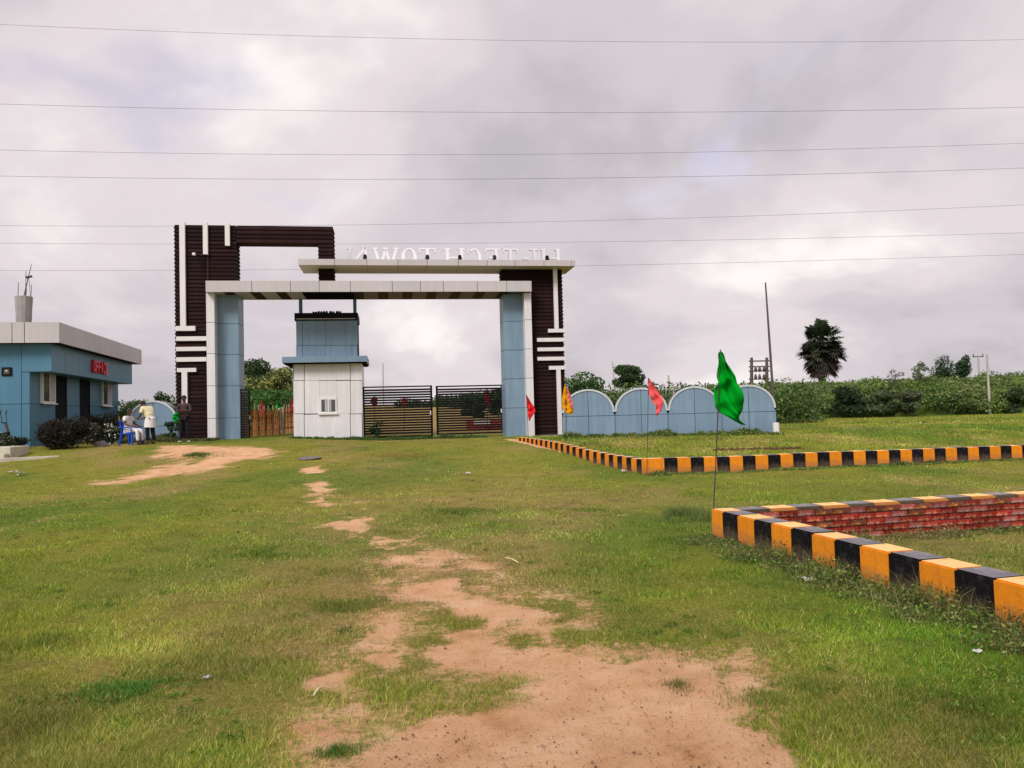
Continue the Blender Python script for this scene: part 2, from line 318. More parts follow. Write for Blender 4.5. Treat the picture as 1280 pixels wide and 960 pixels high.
# ------------------------------------------------------------------ ground
def axis(a, b, fine0, fine1, step, growth=1.12):
    xs = list(np.arange(fine0, fine1, step)); s = step; x = fine0
    lo = []
    while x > a: s *= growth; x -= s; lo.append(x)
    s = step; x = xs[-1]; hi = []
    while x < b: s *= growth; x += s; hi.append(x)
    return np.array(lo[::-1] + xs + hi)
gx = axis(-900, 900, -4.5, 6.0, 0.05, 1.035); gy = axis(-60, 1500, 2.4, 13.0, 0.05, 1.03)
XX, YY = np.meshgrid(gx, gy); x_ = XX.ravel(); y_ = YY.ravel()
DM = dirt_mask(x_, y_)
Z_ = gz(x_, y_) + (fbm(x_*2.3, y_*2.3, 40)-0.5)*0.05*(1-0.5*DM) + (fbm(x_*9, y_*9, 50, 3)-0.5)*0.016 - DM*0.015 + DM*(fbm(x_*4.5, y_*3.2, 77, 4)-.5)*0.035
nx, ny = len(gx), len(gy); idx = np.arange(nx*ny).reshape(ny, nx)
Fq = np.stack([idx[:-1, :-1], idx[:-1, 1:], idx[1:, 1:], idx[1:, :-1]], -1).reshape(-1, 4)
def ground_mat():
    m = bpy.data.materials.new('ground'); m.use_nodes = True; t = m.node_tree; n = t.nodes; l = t.links
    b = n['Principled BSDF']; b.inputs['Roughness'].default_value = 0.95; b.inputs['Specular IOR Level'].default_value = 0.15
    a = n.new('ShaderNodeAttribute'); a.attribute_name = 'tint'
    sp = n.new('ShaderNodeSeparateColor'); l.new(a.outputs['Color'], sp.inputs[0])
    tc = n.new('ShaderNodeTexCoord')
    def nz(s, d=8, r=0.65, stretch=(1, 1, 1)):
        mp = n.new('ShaderNodeMapping'); mp.inputs['Scale'].default_value = stretch; l.new(tc.outputs['Object'], mp.inputs[0])
        x = n.new('ShaderNodeTexNoise'); x.inputs['Scale'].default_value = s; x.inputs['Detail'].default_value = d; x.inputs['Roughness'].default_value = r; l.new(mp.outputs[0], x.inputs['Vector']); return x.outputs['Fac']
    def rp(src, stops):
        r = n.new('ShaderNodeValToRGB'); e = r.color_ramp.elements
        while len(e) < len(stops): e.new(0.5)
        for i, (p, c) in enumerate(stops): e[i].position = p; e[i].color = (*c, 1)
        l.new(src, r.inputs[0]); return r.outputs[0]
    def mix(f, c1, c2, mode='MIX'):
        x = n.new('ShaderNodeMix'); x.data_type = 'RGBA'; x.blend_type = mode
        if isinstance(f, float): x.inputs[0].default_value = f
        else: l.new(f, x.inputs[0])
        l.new(c1, x.inputs[6]); l.new(c2, x.inputs[7]); return x.outputs[2]
    dirt = rp(nz(2.2), [(0.28, (0.46, 0.225, 0.10)), (0.42, (0.63, 0.35, 0.185)), (0.56, (0.71, 0.42, 0.24)), (0.72, (0.78, 0.52, 0.33))])
    spk = rp(nz(60, 3), [(0.30, (0.62, 0.6, 0.58)), (0.42, (1, 1, 1))]); dirt = mix(1.0, dirt, spk, 'MULTIPLY')
    spk2 = rp(nz(14, 5), [(0.27, (0.6, 0.5, 0.42)), (0.38, (1, 1, 1))]); dirt = mix(1.0, dirt, spk2, 'MULTIPLY')
    grass = rp(nz(34, 9, 0.82), [(0.34, (0.055, 0.06, 0.008)), (0.5, (0.205, 0.205, 0.022)), (0.64, (0.40, 0.35, 0.08))])
    green = rp(nz(31, 9, 0.82), [(0.34, (0.022, 0.045, 0.005)), (0.5, (0.085, 0.155, 0.012)), (0.64, (0.20, 0.28, 0.025))])
    dry = rp(nz(29, 9, 0.82), [(0.34, (0.13, 0.075, 0.028)), (0.5, (0.30, 0.205, 0.075)), (0.64, (0.48, 0.35, 0.16))])
    g = mix(sp.outputs[1], grass, green); g = mix(sp.outputs[2], g, dry)
    mot = rp(nz(1.7, 8, 0.72), [(0.33, (0.62, 0.60, 0.62)), (0.5, (1, 1, 1)), (0.66, (1.0, 0.93, 0.80))]); g = mix(1.0, g, mot, 'MULTIPLY')
    # roughen the edge of the bare patches
    ad = n.new('ShaderNodeMath'); ad.operation = 'ADD'; l.new(sp.outputs[0], ad.inputs[0])
    q = n.new('ShaderNodeMapRange'); q.inputs[3].default_value = -0.35; q.inputs[4].default_value = 0.35; q.inputs[1].default_value = 0.25; q.inputs[2].default_value = 0.75; l.new(nz(18, 6, 0.7), q.inputs[0]); l.new(q.outputs[0], ad.inputs[1])
    e = n.new('ShaderNodeMapRange'); e.interpolation_type = 'SMOOTHSTEP'; e.inputs[1].default_value = 0.30; e.inputs[2].default_value = 0.72; l.new(ad.outputs[0], e.inputs[0])
    c = mix(e.outputs[0], g, dirt); l.new(c, b.inputs['Base Color'])
    bp = n.new('ShaderNodeBump'); bp.inputs['Strength'].default_value = 0.8; bp.inputs['Distance'].default_value = 0.03; l.new(nz(34, 9, 0.82), bp.inputs['Height']); l.new(bp.outputs[0], b.inputs['Normal'])
    return m
def greenness(x, y):
    g = np.clip((fbm(x*0.35, y*0.22, 61)-0.46)*5, 0, 1)*0.75
    g = np.maximum(g, sm((x-1.2+0.05*y)/2.0)*np.clip(1.3-y/14, 0, 1)*0.95)   # lush strip beside the near kerb
    return np.clip(g, 0, 1)
def dryness(x, y):
    d = np.clip((fbm(x*0.5+40, y*0.3, 71)-0.50)*4.5, 0, 1)*0.7
    d = d + np.exp(-((x+0.9+0.09*y)/2.2)**2)*np.clip(1.15-y/24, 0, 1)*0.45
    d = np.maximum(d, sm((y-36)/5)*sm((14-x)/8)*0.85)                          # dry field beyond the gate
    inner = sm((x-2.9)/0.8)*sm((10-y)/1.0); d = np.maximum(d, inner*0.55)
    return np.clip(d, 0, 1)
G_ = greenness(x_, y_); D_ = dryness(x_, y_)
gme = raw_mesh('ground', np.c_[x_, y_, Z_], Fq, ground_mat(), np.c_[DM, G_, D_])
gme.polygons.foreach_set('use_smooth', np.ones(len(gme.polygons), bool))
tag(link('ground', gme), kind='structure')

# ------------------------------------------------------------------ grass blades
def blade_mesh(name, x, y, hgt, wid, cols, lean=0.5, m=None, zoff=-0.004, bend=True):
    n = len(x); a = rng.uniform(0, 2*np.pi, n); z = gz(x, y)+zoff
    ca, sa = np.cos(a)*wid/2, np.sin(a)*wid/2; la = rng.uniform(0, 2*np.pi, n); ln = rng.uniform(0.1, 1.0, n)*lean*hgt
    dxx, dyy = np.cos(la)*ln, np.sin(la)*ln
    if not bend:
        V = np.stack([np.c_[x-ca, y-sa, z], np.c_[x+ca, y+sa, z], np.c_[x+dxx, y+dyy, z+hgt]], 1); b = np.arange(n)*3
        return raw_mesh(name, V.reshape(-1, 3), np.c_[b, b+1, b+2], m or M['grass'], np.repeat(cols, 3, axis=0), 3)
    V = np.stack([np.c_[x-ca, y-sa, z], np.c_[x+ca, y+sa, z], np.c_[x+ca*.8+dxx*.35, y+sa*.8+dyy*.35, z+hgt*.62], np.c_[x-ca*.8+dxx*.35, y-sa*.8+dyy*.35, z+hgt*.62], np.c_[x+dxx*1.2, y+dyy*1.2, z+hgt*.95]], 1)
    b = np.arange(n)*5
    return raw_mesh(name, V.reshape(-1, 3), np.r_[np.c_[b, b+1, b+2], np.c_[b, b+2, b+3], np.c_[b+3, b+2, b+4]], m or M['grass'], np.repeat(cols, 5, axis=0), 3)
PAL = np.array([[0.27, 0.28, 0.032], [0.115, 0.225, 0.014], [0.46, 0.34, 0.12], [0.06, 0.125, 0.012], [0.60, 0.49, 0.25]])
def blade_cols(x, y):
    g = greenness(x, y); d = dryness(x, y); n = len(x); r = rng.random(n)
    idx = np.where(r < 0.42*(1-g)*(1-d*.6)+0.12, 0, 0); idx = np.zeros(n, int)
    idx = np.where(rng.random(n) < 0.18+0.7*g, 1, idx); idx = np.where(rng.random(n) < 0.10+0.62*d, 2, idx)
    idx = np.where(rng.random(n) < 0.12+0.22*g, 3, idx); idx = np.where(rng.random(n) < 0.03+0.12*d, 4, idx)
    c = PAL[idx]*rng.uniform(0.6, 1.35, (n, 1)); f = fbm(x*1.1+3, y*0.8, 93, 5); return c*np.clip(0.30+1.6*f, .45, 1.6)[:, None]*np.array([.98, 1.16, .8])
def lawn(n, y0, y1):
    iv = rng.uniform(1/y1, 1/y0, n); y = 1/iv; x = rng.uniform(-0.82, 0.82, n)*y
    dm = dirt_mask(x, y); k = rng.random(n) > (dm*1.30+0.01)
    cl = fbm(x*2.4, y*2.4, 81, 4); k &= rng.random(n) < np.clip((cl-0.22)*2.6, 0.3, 1)
    # nothing growing inside the kerbs, walls and buildings
    return x[k], y[k], cl[k]
x, y, cl = lawn(1050000, 2.6, 34.0)
h = rng.uniform(0.014, 0.040, len(x))*(0.6+cl*0.9); wdt = np.maximum(0.0028, y*0.00062)*rng.uniform(0.7, 1.3, len(x))
tag(link('grass', blade_mesh('grass', x, y, h, wdt, blade_cols(x, y), 1.3, bend=False)), 'short patchy green and straw-coloured grass over the ground', 'grass', kind='stuff')
# rough grass of the field on the right, behind the far kerb
n = 130000; iv = rng.uniform(1/70, 1/17.5, n); y = 1/iv; x = rng.uniform(0.0, 0.85, n)*y; k = (x > 3.4-(y-17.3)*0.226+0.3) & (y > 17.6+(x-3)*0.226); x, y = x[k], y[k]
h = rng.uniform(0.02, 0.07, len(x))*(0.3+1.6*fbm(x*.5, y*.5, 91)); tag(link('field_grass', blade_mesh('field_grass', x, y, h, y*0.0009, blade_cols(x, y)*0.95, 1.2, bend=False)), 'rough olive field grass behind the far striped kerb', 'grass', kind='stuff')

# ------------------------------------------------------------------ foliage
def leaf_cloud(blobs, n, size, cols, seed=1, flat=0.0, hollow=0.55, clump=0.5):
    """blobs: list of (cx,cy,cz,rx,ry,rz); leaves lie in the outer shell of each, coloured by clump."""
    r = np.random.default_rng(seed); B = np.array(blobs, float)
    wts = (B[:, 3]*B[:, 4]+B[:, 4]*B[:, 5]+B[:, 3]*B[:, 5]); wts /= wts.sum(); bi = r.choice(len(B), n, p=wts)
    d = r.normal(size=(n, 3)); d /= np.linalg.norm(d, axis=1)[:, None]; rad = (hollow+(1-hollow)*r.random(n)**0.6)
    nzs = np.sin(d[:, 0]*7+bi*1.7)*np.cos(d[:, 1]*6+bi)*np.sin(d[:, 2]*8+bi*2.3); rad = rad*(1+0.22*nzs)
    P = B[bi, :3] + d*B[bi, 3:]*rad[:, None]
    nrm = d*0.6 + r.normal(size=(n, 3))*0.6 + np.array([0, 0, 0.35]); nrm /= np.linalg.norm(nrm, axis=1)[:, None]
    t = np.cross(nrm, r.normal(size=(n, 3))); t /= np.linalg.norm(t, axis=1)[:, None]; s = np.cross(nrm, t)
    sz = size*r.uniform(0.6, 1.4, n)[:, None]
    V = np.stack([P-t*sz, P-s*sz*0.45, P+t*sz, P+s*sz*0.45], 1)
    cols = np.array(cols); ci = r.integers(0, len(cols), len(B))[bi]; rnd = r.integers(0, len(cols), n); ci = np.where(r.random(n) < clump, ci, rnd)
    c = cols[ci]*r.uniform(0.65, 1.35, (n, 1))
    b = np.arange(n)*4
    return V.reshape(-1, 3), np.c_[b, b+1, b+2, b+3], np.repeat(c, 4, axis=0)
def leaves(name, parent, loc, *a, **k):
    V, Fq, c = leaf_cloud(*a, **k); me = raw_mesh(name, V, Fq, M['leaf'], c); return link(name, me, parent, loc)
GREENS = [(0.035, 0.075, 0.015), (0.055, 0.11, 0.022), (0.085, 0.14, 0.03), (0.02, 0.045, 0.012)]
def tree(name, label, px, ybase_z, Y, h, wdt, crown_frac, cols, seed, n=5000, leaf=0.10, nb=14, cat='tree', group=None, trunk=True, shape='round'):
    p = at(px, 500, Y); x0 = p.x; z0 = ybase_z if ybase_z is not None else gzf(x0, Y)
    t = thing(name, label, cat, (x0, Y, z0), 0, group); r = random.Random(seed)
    cz = h*(1-crown_frac/2); rz = h*crown_frac/2; blobs = []
    for i in range(nb):
        a = r.uniform(0, 6.28); q = r.uniform(0.15, 0.72); zz = r.uniform(-0.72, 0.75)
        k = math.sqrt(max(0.05, 1-zz*zz)) if shape == 'round' else max(0.2, (1.0-zz)/1.5)
        rr = r.uniform(0.24, 0.46)
        blobs.append((math.cos(a)*q*k*wdt/2, math.sin(a)*q*k*wdt/2, cz+zz*rz, rr*wdt/2*(0.6+.6*k), rr*wdt/2*(0.6+.6*k), rr*rz*0.85))
    leaves('crown', t, (0, 0, 0), blobs, n, leaf, cols, seed=seed)
    if trunk:
        mb = MB(); mb.tube([(0, 0, -0.3), (wdt*.02, 0, h*.3), (-wdt*.02, 0, h*.62), (0, 0, h*.85)], [h*.022, h*.018, h*.011, h*.004], 7)
        for b in blobs[:7]: mb.tube([(0, 0, h*(1-crown_frac)*0.9+0.1*h), (b[0]*.5, b[1]*.5, (b[2]+h*(1-crown_frac))/2+.05*h), (b[0], b[1], b[2])], [h*.011, h*.007, h*.002], 5)
        mb.build('trunk', M['trunk'], t)
    return t

# ------------------------------------------------------------------ gateway
gw = thing('entrance_gateway', 'tall gateway of dark brown louvred towers, blue columns and white beams across the track', 'gateway', (GATE.O[0], GATE.O[1], 0), R(GATE.deg))
def gbox(name, m, par, px0, px1, py0, py1, v0, v1, bevel=0, pyx=None):
    """box whose front face at depth v0 fills the measured rectangle"""
    pm = (px0+px1)/2; pn = (py0+py1)/2
    u0, _ = GATE.front(px0, pn, v0); u1, _ = GATE.front(px1, pn, v0); _, z1 = GATE.front(pm, py0, v0); _, z0 = GATE.front(pm, py1, v0)
    return bx(name, m, par, u0, u1, v0, v1, z0, z1, bevel)
def gu(px, py, v): return GATE.front(px, py, v)[0]
def gzz(px, py, v): return GATE.front(px, py, v)[1]
def louvres(par, u0, u1, v0, v1, z0, z1, pitch=0.165):
    n = max(1, round((z1-z0)/pitch)); p = (z1-z0)/n; e = 0.035
    me = MB(); a = -0.005
    me.v += [(-e, -e, 0), (u1-u0+e, -e, 0), (u1-u0+e, v1-v0+e, 0), (-e, v1-v0+e, 0), (-a, -a, p-.012), (u1-u0+a, -a, p-.012), (u1-u0+a, v1-v0+a, p-.012), (-a, v1-v0+a, p-.012)]
    me.f += [(0,3,2,1),(4,5,6,7),(0,1,5,4),(1,2,6,5),(2,3,7,6),(3,0,4,7)]
    me = me.mesh('louvre_slat', M['brown'])
    for i in range(n): link('louvre_slat', me, par, (u0, v0, z0+i*p))
VT = 0.75; VT2 = 1.50     # front and back of the towers
# left tower
ul0 = gu(219.5, 400, VT); ul1 = gu(295, 320, VT); ulm = gu(259, 450, VT); ul2 = gu(398.5, 320, VT); ul3 = gu(416.5, 310, VT)
zt = gzz(300, 281.5, VT); zb = gzz(340, 303.5, VT); zbm = gzz(300, 351, VT)
base_l = gzf(GATE.world(ul0, 1).x, 31)
tl = bx('tower_core', M['dark'], gw, ul0+.03, ul1-.03, VT+.03, VT2-.03, zbm-.2, zt-.01)
tl.name = 'left_tower'; tl.name = 'tower'
louvres(tl, ul0, ul1, VT, VT2, zbm-.1, zt)
tl2 = bx('tower', M['dark'], gw, ul0+.03, ulm-.03, VT+.035, VT2-.035, base_l-.2, zbm-.201); louvres(tl2, ul0, ulm, VT, VT2, base_l-.05, zbm-.11)
br = bx('bridge', M['dark'], gw, ul1+.04, ul3-.03, VT+.03, VT2-.03, zb+.03, zt-.02); louvres(br, ul1+.045, ul3, VT, VT2, zb, zt, 0.19)
lg = bx('bridge_leg', M['dark'], gw, ul2+.03, ul3-.03, VT+.03, VT2-.03, zbm-.1, zb-.01); louvres(lg, ul2, ul3, VT, VT2, zbm-.05, zb-.02)
# right tower
ur0 = gu(627.5, 345, VT); ur1 = gu(703.5, 400, VT); zrt = gzz(660, 332, VT)+.25; base_r = gzz(690, 544, VT)
tr_ = bx('tower', M['dark'], gw, ur0+.03, ur1-.03, VT+.03, VT2-.03, zbm-.3, zrt); louvres(tr_, ur0, ur1, VT, VT2, zbm-.05, zrt-.05)
urm = gu(664, 450, VT)
tr2 = bx('tower', M['dark'], gw, urm+.03, ur1-.03, VT+.035, VT2-.035, base_r-.1, zbm-.301); louvres(tr2, urm, ur1, VT, VT2, base_r, zbm-.06)
gbox('plinth', M['blue'], gw, 669, 706, 543.5, 552, VT-.06, VT2+.05)
# white bars on the towers
for a in ((224.5,231.5,277.5,408),(253.5,259.5,278,318),(281,287,278.5,307),(219,244,407.5,413.5),(220,258,420.5,426),(220,258,433.5,438.7),(220,258,446.5,452),(221,245,460,465),(227,234,465,512),
          (692.5,697.5,336,411),(685.5,707,411,415.5),(671.5,707,422.3,427),(672,707,434.3,438.8),(672,707,446,450.5),(686.5,707.5,457.3,462),(696.8,702,462,543.3)):
    gbox('trim_bar', M['trim'], gw, *a, VT-.14, VT+.02, 0.006)
# top of the long bars wraps above the tower
# fins and blue columns
def column(name, fx0, fx1, cx0, cx1, ybot, seams, inner):
    zt_ = gzz(300, 366, 0.3); f0 = gu(fx0, 460, 0.32); f1 = gu(fx1, 460, 0.32); c0 = gu(cx0, 460, 0.8); c1 = gu(cx1, 460, 0.8); zb_ = gzz((cx0+cx1)/2, ybot, 0.8)-.25
    zs = [zb_] + sorted(gzz((cx0+cx1)/2, s, 0.8) for s in seams) + [zt_]
    core = bx('column_core', M['joint'], gw, c0+.012, c1-.012, .812, 1.93, zb_, zt_-.02); core.name = 'blue_column'
    fin = bx('white_fin', M['joint'], gw, f0+.012, f1-.012, .332, .795, zb_, zt_-.02)
    for a, b in zip(zs[:-1], zs[1:]):
        bx('cladding_panel', M['blue'], core, c0, c1, .8, 1.945, a+.009, b-.009, 0.004); bx('cladding_panel', M['white'], fin, f0, f1, .32, .797, a+.009, b-.009, 0.004)
column('l', 258.5, 268.8, 271, 299, 553, (404.5, 443, 482.5, 522.5), 1)
column('r', 657.5, 666.3, 631, 655.5, 547.5, (401.5, 437.5, 473.5, 510), -1)
# lower beam: fascia panels over a dark core, striped soffit
def beam(name, xs, py0, py1, v0, v1, m, yl=None, soff=None, thick=None):
    zt_ = gzz((xs[0]+xs[-1])/2, py0, v0); zb_ = gzz((xs[0]+xs[-1])/2, py1, v0); us = [gu(x, (py0+py1)/2, v0) for x in xs]
    core = bx(name, M['joint'], gw, us[0]+.015, us[-1]-.015, v0+.02, v1-.02, zb_+.02, zt_-.012)
    for a, b in zip(us[:-1], us[1:]):
        bx('fascia_panel', m, core, a+.009, b-.009, v0, v0+.018, zb_, zt_, 0.003); bx('fascia_panel', m, core, a+.009, b-.009, v1-.018, v1, zb_, zt_, 0.003)
    for u in (us[0], us[-1]): bx('end_panel', m, core, u-.004, u+.013, v0+.02, v1-.02, zb_, zt_)
    for i, (a, b, mm) in enumerate(soff(us)): bx('soffit_panel', mm, core, a+.006, b-.006, v0+.02, v1-.02, zb_+.004, zb_+.018)
    bx('top_sheet', m, core, us[0]+.02, us[-1]-.02, v0+.02, v1-.02, zt_-.011, zt_-.004)
    return us, zb_, zt_
def striped(us):
    o = []; a = us[0]+.02; i = 0; k0 = gu(372, 365, 0); k1 = gu(447, 365, 0)
    while a < us[-1]-.05:
        wd = 0.62 if i % 2 == 0 else 0.42; b = min(a+wd, us[-1]-.02); mid = (a+b)/2
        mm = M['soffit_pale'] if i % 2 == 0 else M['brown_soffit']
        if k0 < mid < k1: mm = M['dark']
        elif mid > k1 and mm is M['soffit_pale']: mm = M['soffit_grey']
        o.append((a, b, mm)); a = b; i += 1
    return o
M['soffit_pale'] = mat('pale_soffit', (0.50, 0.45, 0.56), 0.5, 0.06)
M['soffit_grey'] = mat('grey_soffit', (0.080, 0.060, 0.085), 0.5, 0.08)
us, zb0, zt0 = beam('lower_beam', [257,314.6,363,399,438,490.4,525.5,554.4,596.6,633.4,664.3], 351, 364.7, 0.0, 2.2, M['grey_clad'], soff=striped)
def plain(us): return [(a, b, M['soffit_cream']) for a, b in zip(us[:-1], us[1:])]
M['soffit_cream'] = mat('cream_soffit', (0.50, 0.46, 0.32), 0.45, 0.06)
us2, zb1, zt1 = beam('upper_slab', [373,418,458.5,497.5,534,573,609,644,680,714,718.5], 324.4, 331.8, -0.1, 1.85, M['grey_clad'], soff=plain)
# cable down the left tower and under the slab
c0 = GATE.front(259.5, 318, VT-.12); c1 = GATE.front(259.5, 350, VT-.12)
MB().tube([(gu(246, 318.5, VT-.3), VT-.35, gzz(246, 318.5, VT-.3)), (c0[0], VT-.12, c0[1]), (c0[0], VT-.09, c0[1]-.2), (c1[0], VT-.09, c1[1])], .012, 5).build('cable', M['wire'], gw)

# security light on an arm
lt = thing('security_light', 'small white security light on an arm high on the left brown tower', 'light', GATE.world(gu(243, 318, VT-.4), VT-.4, gzz(243, 318, VT-.4)), R(GATE.deg))
MB().box(-.07, .05, -.09, .03, -.05, .06).build('lamp_head', M['trim'], lt, bevel=.015)
MB().tube([(.05, 0, 0), (.12, .1, .01), (.14, .38, .0)], .018, 6).build('arm', M['black'], lt)
# floodlights standing on the slab edge
fl_me = MB().box(-.06, .06, -.06, .06, .06, .29).mesh('flood_housing', M['black'])
fb_me = MB().box(-.02, .02, -.02, .02, -.04, .06).box(-.09, -.078, -.02, .02, .04, .22).box(.078, .09, -.02, .02, .04, .22).mesh('flood_bracket', M['rust'])
for i, (px, nm) in enumerate(((456, 'leftmost, under the last letter of the sign'), (534, 'second from the left, below the T of TOWN'), (575, 'below the H in the middle of the sign'), (618, 'fourth from the left, below the E of the sign'), (684, 'rightmost, below the first H of the sign'))):
    f = thing('floodlight', 'black floodlight on the upper slab, '+nm, 'floodlight', GATE.world(gu(px, 320, .35), .35, zt1), R(GATE.deg)+random.uniform(-.3, .3), 'floodlights on the upper slab')
    link('housing', fl_me, f, rot=(R(-12), 0, 0)); link('bracket', fb_me, f)
# ---- HI-TECH TOWN letters, seen from behind
def letter_polys(ch, w_):
    s = 0.14*min(1.25, w_/0.6); e = 0.09; P = []
    def rc(x0, x1, z0, z1): P.append([(x0, z0), (x1, z0), (x1, z1), (x0, z1)])
    def serif(x, z, wd=0.26): rc(x-wd/2*min(1.2, w_/0.5), x+wd/2*min(1.2, w_/0.5), z, z+e)
    def dg(x0, z0, x1, z1, t): P.append([(x0-t/2, z0), (x0+t/2, z0), (x1+t/2, z1), (x1-t/2, z1)])
    def arc(a0, a1, n=18):
        cx, cz = w_/2, .5; ro = (w_/2, .5); ri = (w_/2-s, .5-e)
        for i in range(n):
            t0 = R(a0+(a1-a0)*i/n); t1 = R(a0+(a1-a0)*(i+1)/n)
            P.append([(cx+ro[0]*math.cos(t0), cz+ro[1]*math.sin(t0)), (cx+ro[0]*math.cos(t1), cz+ro[1]*math.sin(t1)), (cx+ri[0]*math.cos(t1), cz+ri[1]*math.sin(t1)), (cx+ri[0]*math.cos(t0), cz+ri[1]*math.sin(t0))])
    q = .13
    if ch == 'H':
        for x in (q, w_-q): rc(x-s/2, x+s/2, e, 1-e); serif(x, 0); serif(x, 1-e)
        rc(q+s/2, w_-q-s/2, .45, .54)
    elif ch == 'I': rc(w_/2-s/2, w_/2+s/2, e, 1-e); rc(0, w_, 0, e); rc(0, w_, 1-e, 1)
    elif ch == '-': rc(0, w_, .42, .53)
    elif ch == 'T': rc(w_/2-s/2, w_/2+s/2, e, 1-e); serif(w_/2, 0); rc(0, w_, 1-e, 1); rc(0, .06, .76, 1-e); rc(w_-.06, w_, .76, 1-e)
    elif ch == 'E': rc(.1, .1+s, e, 1-e); rc(0, w_, 0, e); rc(0, w_, 1-e, 1); rc(.1+s, w_*.75, .46, .55); rc(w_-.06, w_, .78, 1-e); rc(w_-.06, w_, e, .24)
    elif ch == 'C': arc(48, 312); rc(w_-.09, w_-.02, .72, .92)
    elif ch == 'O': arc(0, 360, 26)
    elif ch == 'W':
        for x0, x1 in ((q, w_*.3), (w_/2, w_*.3), (w_/2, w_*.7), (w_-q, w_*.7)): dg(x1, 0, x0, 1-e, s*.85)
        for x in (q, w_/2, w_-q): serif(x, 1-e, .22)
    elif ch == 'N': rc(q-s*.35, q+s*.35, e, 1-e); rc(w_-q-s*.35, w_-q+s*.35, e, 1-e); dg(w_-q, 0, q, 1, s*.9); serif(q, 0, .22); serif(w_-q, 1-e, .22); serif(q, 1-e, .2)
    return P
VL = 1.62; zl = zt1; LH = gzz(560, 310.0, VL) - zl
sg = thing('sign_lettering', 'large pale serif letters HI-TECH TOWN on the upper slab, seen from behind', 'sign', GATE.world(0, VL, zl), R(GATE.deg))
for ch, p0, p1 in (('H',676.5,700.5),('I',662,673.5),('-',653,661),('T',629,647),('E',606.5,624.6),('C',584,601.5),('H',556,580),('T',524,544.5),('O',501.5,521),('W',465.5,498.5),('N',434,460.5)):
    u0 = gu(p0, 318, VL); u1 = gu(p1, 318, VL); W_ = (u1-u0)/LH; mb = MB(); me2 = MB()
    for pl in letter_polys(ch, W_):
        q = [(u1-a*LH, b*LH) for a, b in pl]
        cx = sum(a for a, b in q)/4; cz = sum(b for a, b in q)/4
        mb.prism(q, 0, .10)
    o = mb.build('hyphen' if ch == '-' else 'letter_'+ch.lower(), M['letter'], sg)
    o.data.materials.append(M['letter_edge'])
    for p in o.data.polygons:
        if p.normal.z < -.4 or (abs(p.normal.y) < .4 and p.normal.z < .4): p.material_index = 1
MB().box(us2[0]+1.9, us2[-1]-.5, .03, .07, -.0, .05).build('rail', M['letter_edge'], sg)

# ------------------------------------------------------------------ guard hut
V1 = 1.75; hx = lambda px, py, v=V1: GATE.front(px, py, v)
hut = thing('guard_hut', 'white and blue guard hut with a small window, standing under the gateway beam', 'guard hut', GATE.world(hx(410, 550)[0], V1, gzf(-7, 33)), R(GATE.deg))
HO = Vector((hx(410, 550)[0], V1, gzf(-7, 33)))
def hb(name, m, par, px0, px1, py0, py1, v0, v1, bevel=0):
    pm = (px0+px1)/2; pn = (py0+py1)/2
    u0 = hx(px0, pn, v0)[0]-HO.x; u1 = hx(px1, pn, v0)[0]-HO.x; z1 = hx(pm, py0, v0)[1]-HO.z; z0 = hx(pm, py1, v0)[1]-HO.z
    return bx(name, m, par, u0, u1, v0-HO.y, v1-HO.y, z0, z1, bevel)
g = 0.35
body = hb('lower_wall', M['joint'], hut, 367.4, 452.6, 452, 562, V1+.014, V1+2.3)
xs = [367, 380.5, 438, 453]; ys = [452, 475.6, 517.3, 562]
for i in range(3):
    for j in range(3):
        if i == 1 and j == 1:
            hb('wall_panel', M['hutwhite'] if 'hutwhite' in M else M['white'], body, xs[1]+g, 399, ys[1]+g, ys[2]-g, V1, V1+.013); hb('wall_panel', M['white'], body, 420.5, xs[2]-g, ys[1]+g, ys[2]-g, V1, V1+.013)
            hb('wall_panel', M['white'], body, 399, 420.5, ys[1]+g, 498.5, V1, V1+.013)
        else: hb('wall_panel', M['white'], body, xs[i]+g, xs[i+1]-g, ys[j]+g, ys[j+1]-g, V1, V1+.013)
z0 = hx(380, 562)[1]-HO.z; z1 = hx(380, 452)[1]-HO.z
for s, px in ((-1, 367), (1, 453)):
    u = hx(px, 500)[0]-HO.x
    bx('side_panel', M['white'], body, u-.012 if s < 0 else u-.005, u+.005 if s < 0 else u+.012, .02, 2.3, z0, z1)
# window
win = hb('window', M['trim'], hut, 399, 421, 496.5, 517.5, V1-.04, V1+.01, 0.004)
hb('pane', M['glass'], win, 401.7, 409.3, 499.5, 514.5, V1-.047, V1-.038); hb('pane', M['glass'], win, 411.5, 419, 499.5, 514.5, V1-.047, V1-.038)
hb('frame_bar', M['trim'], win, 409.5, 411.3, 499.5, 514.5, V1-.055, V1-.036); hb('curtain', M['curtain'], win, 406, 409, 500, 514, V1-.052, V1-.046); hb('curtain', M['curtain'], win, 411.8, 414, 500, 514, V1-.052, V1-.046)
hb('sill', M['trim'], win, 397.5, 422.5, 516.3, 518.2, V1-.09, V1-.0)
# eave
ev = hb('eave', M['blue'], hut, 352.5, 459, 445.3, 452.8, V1-.45, V1+2.7, 0.004)
hb('eave_soffit', M['dark'], ev, 354, 457.5, 453, 454.2, V1-.4, V1+2.6)
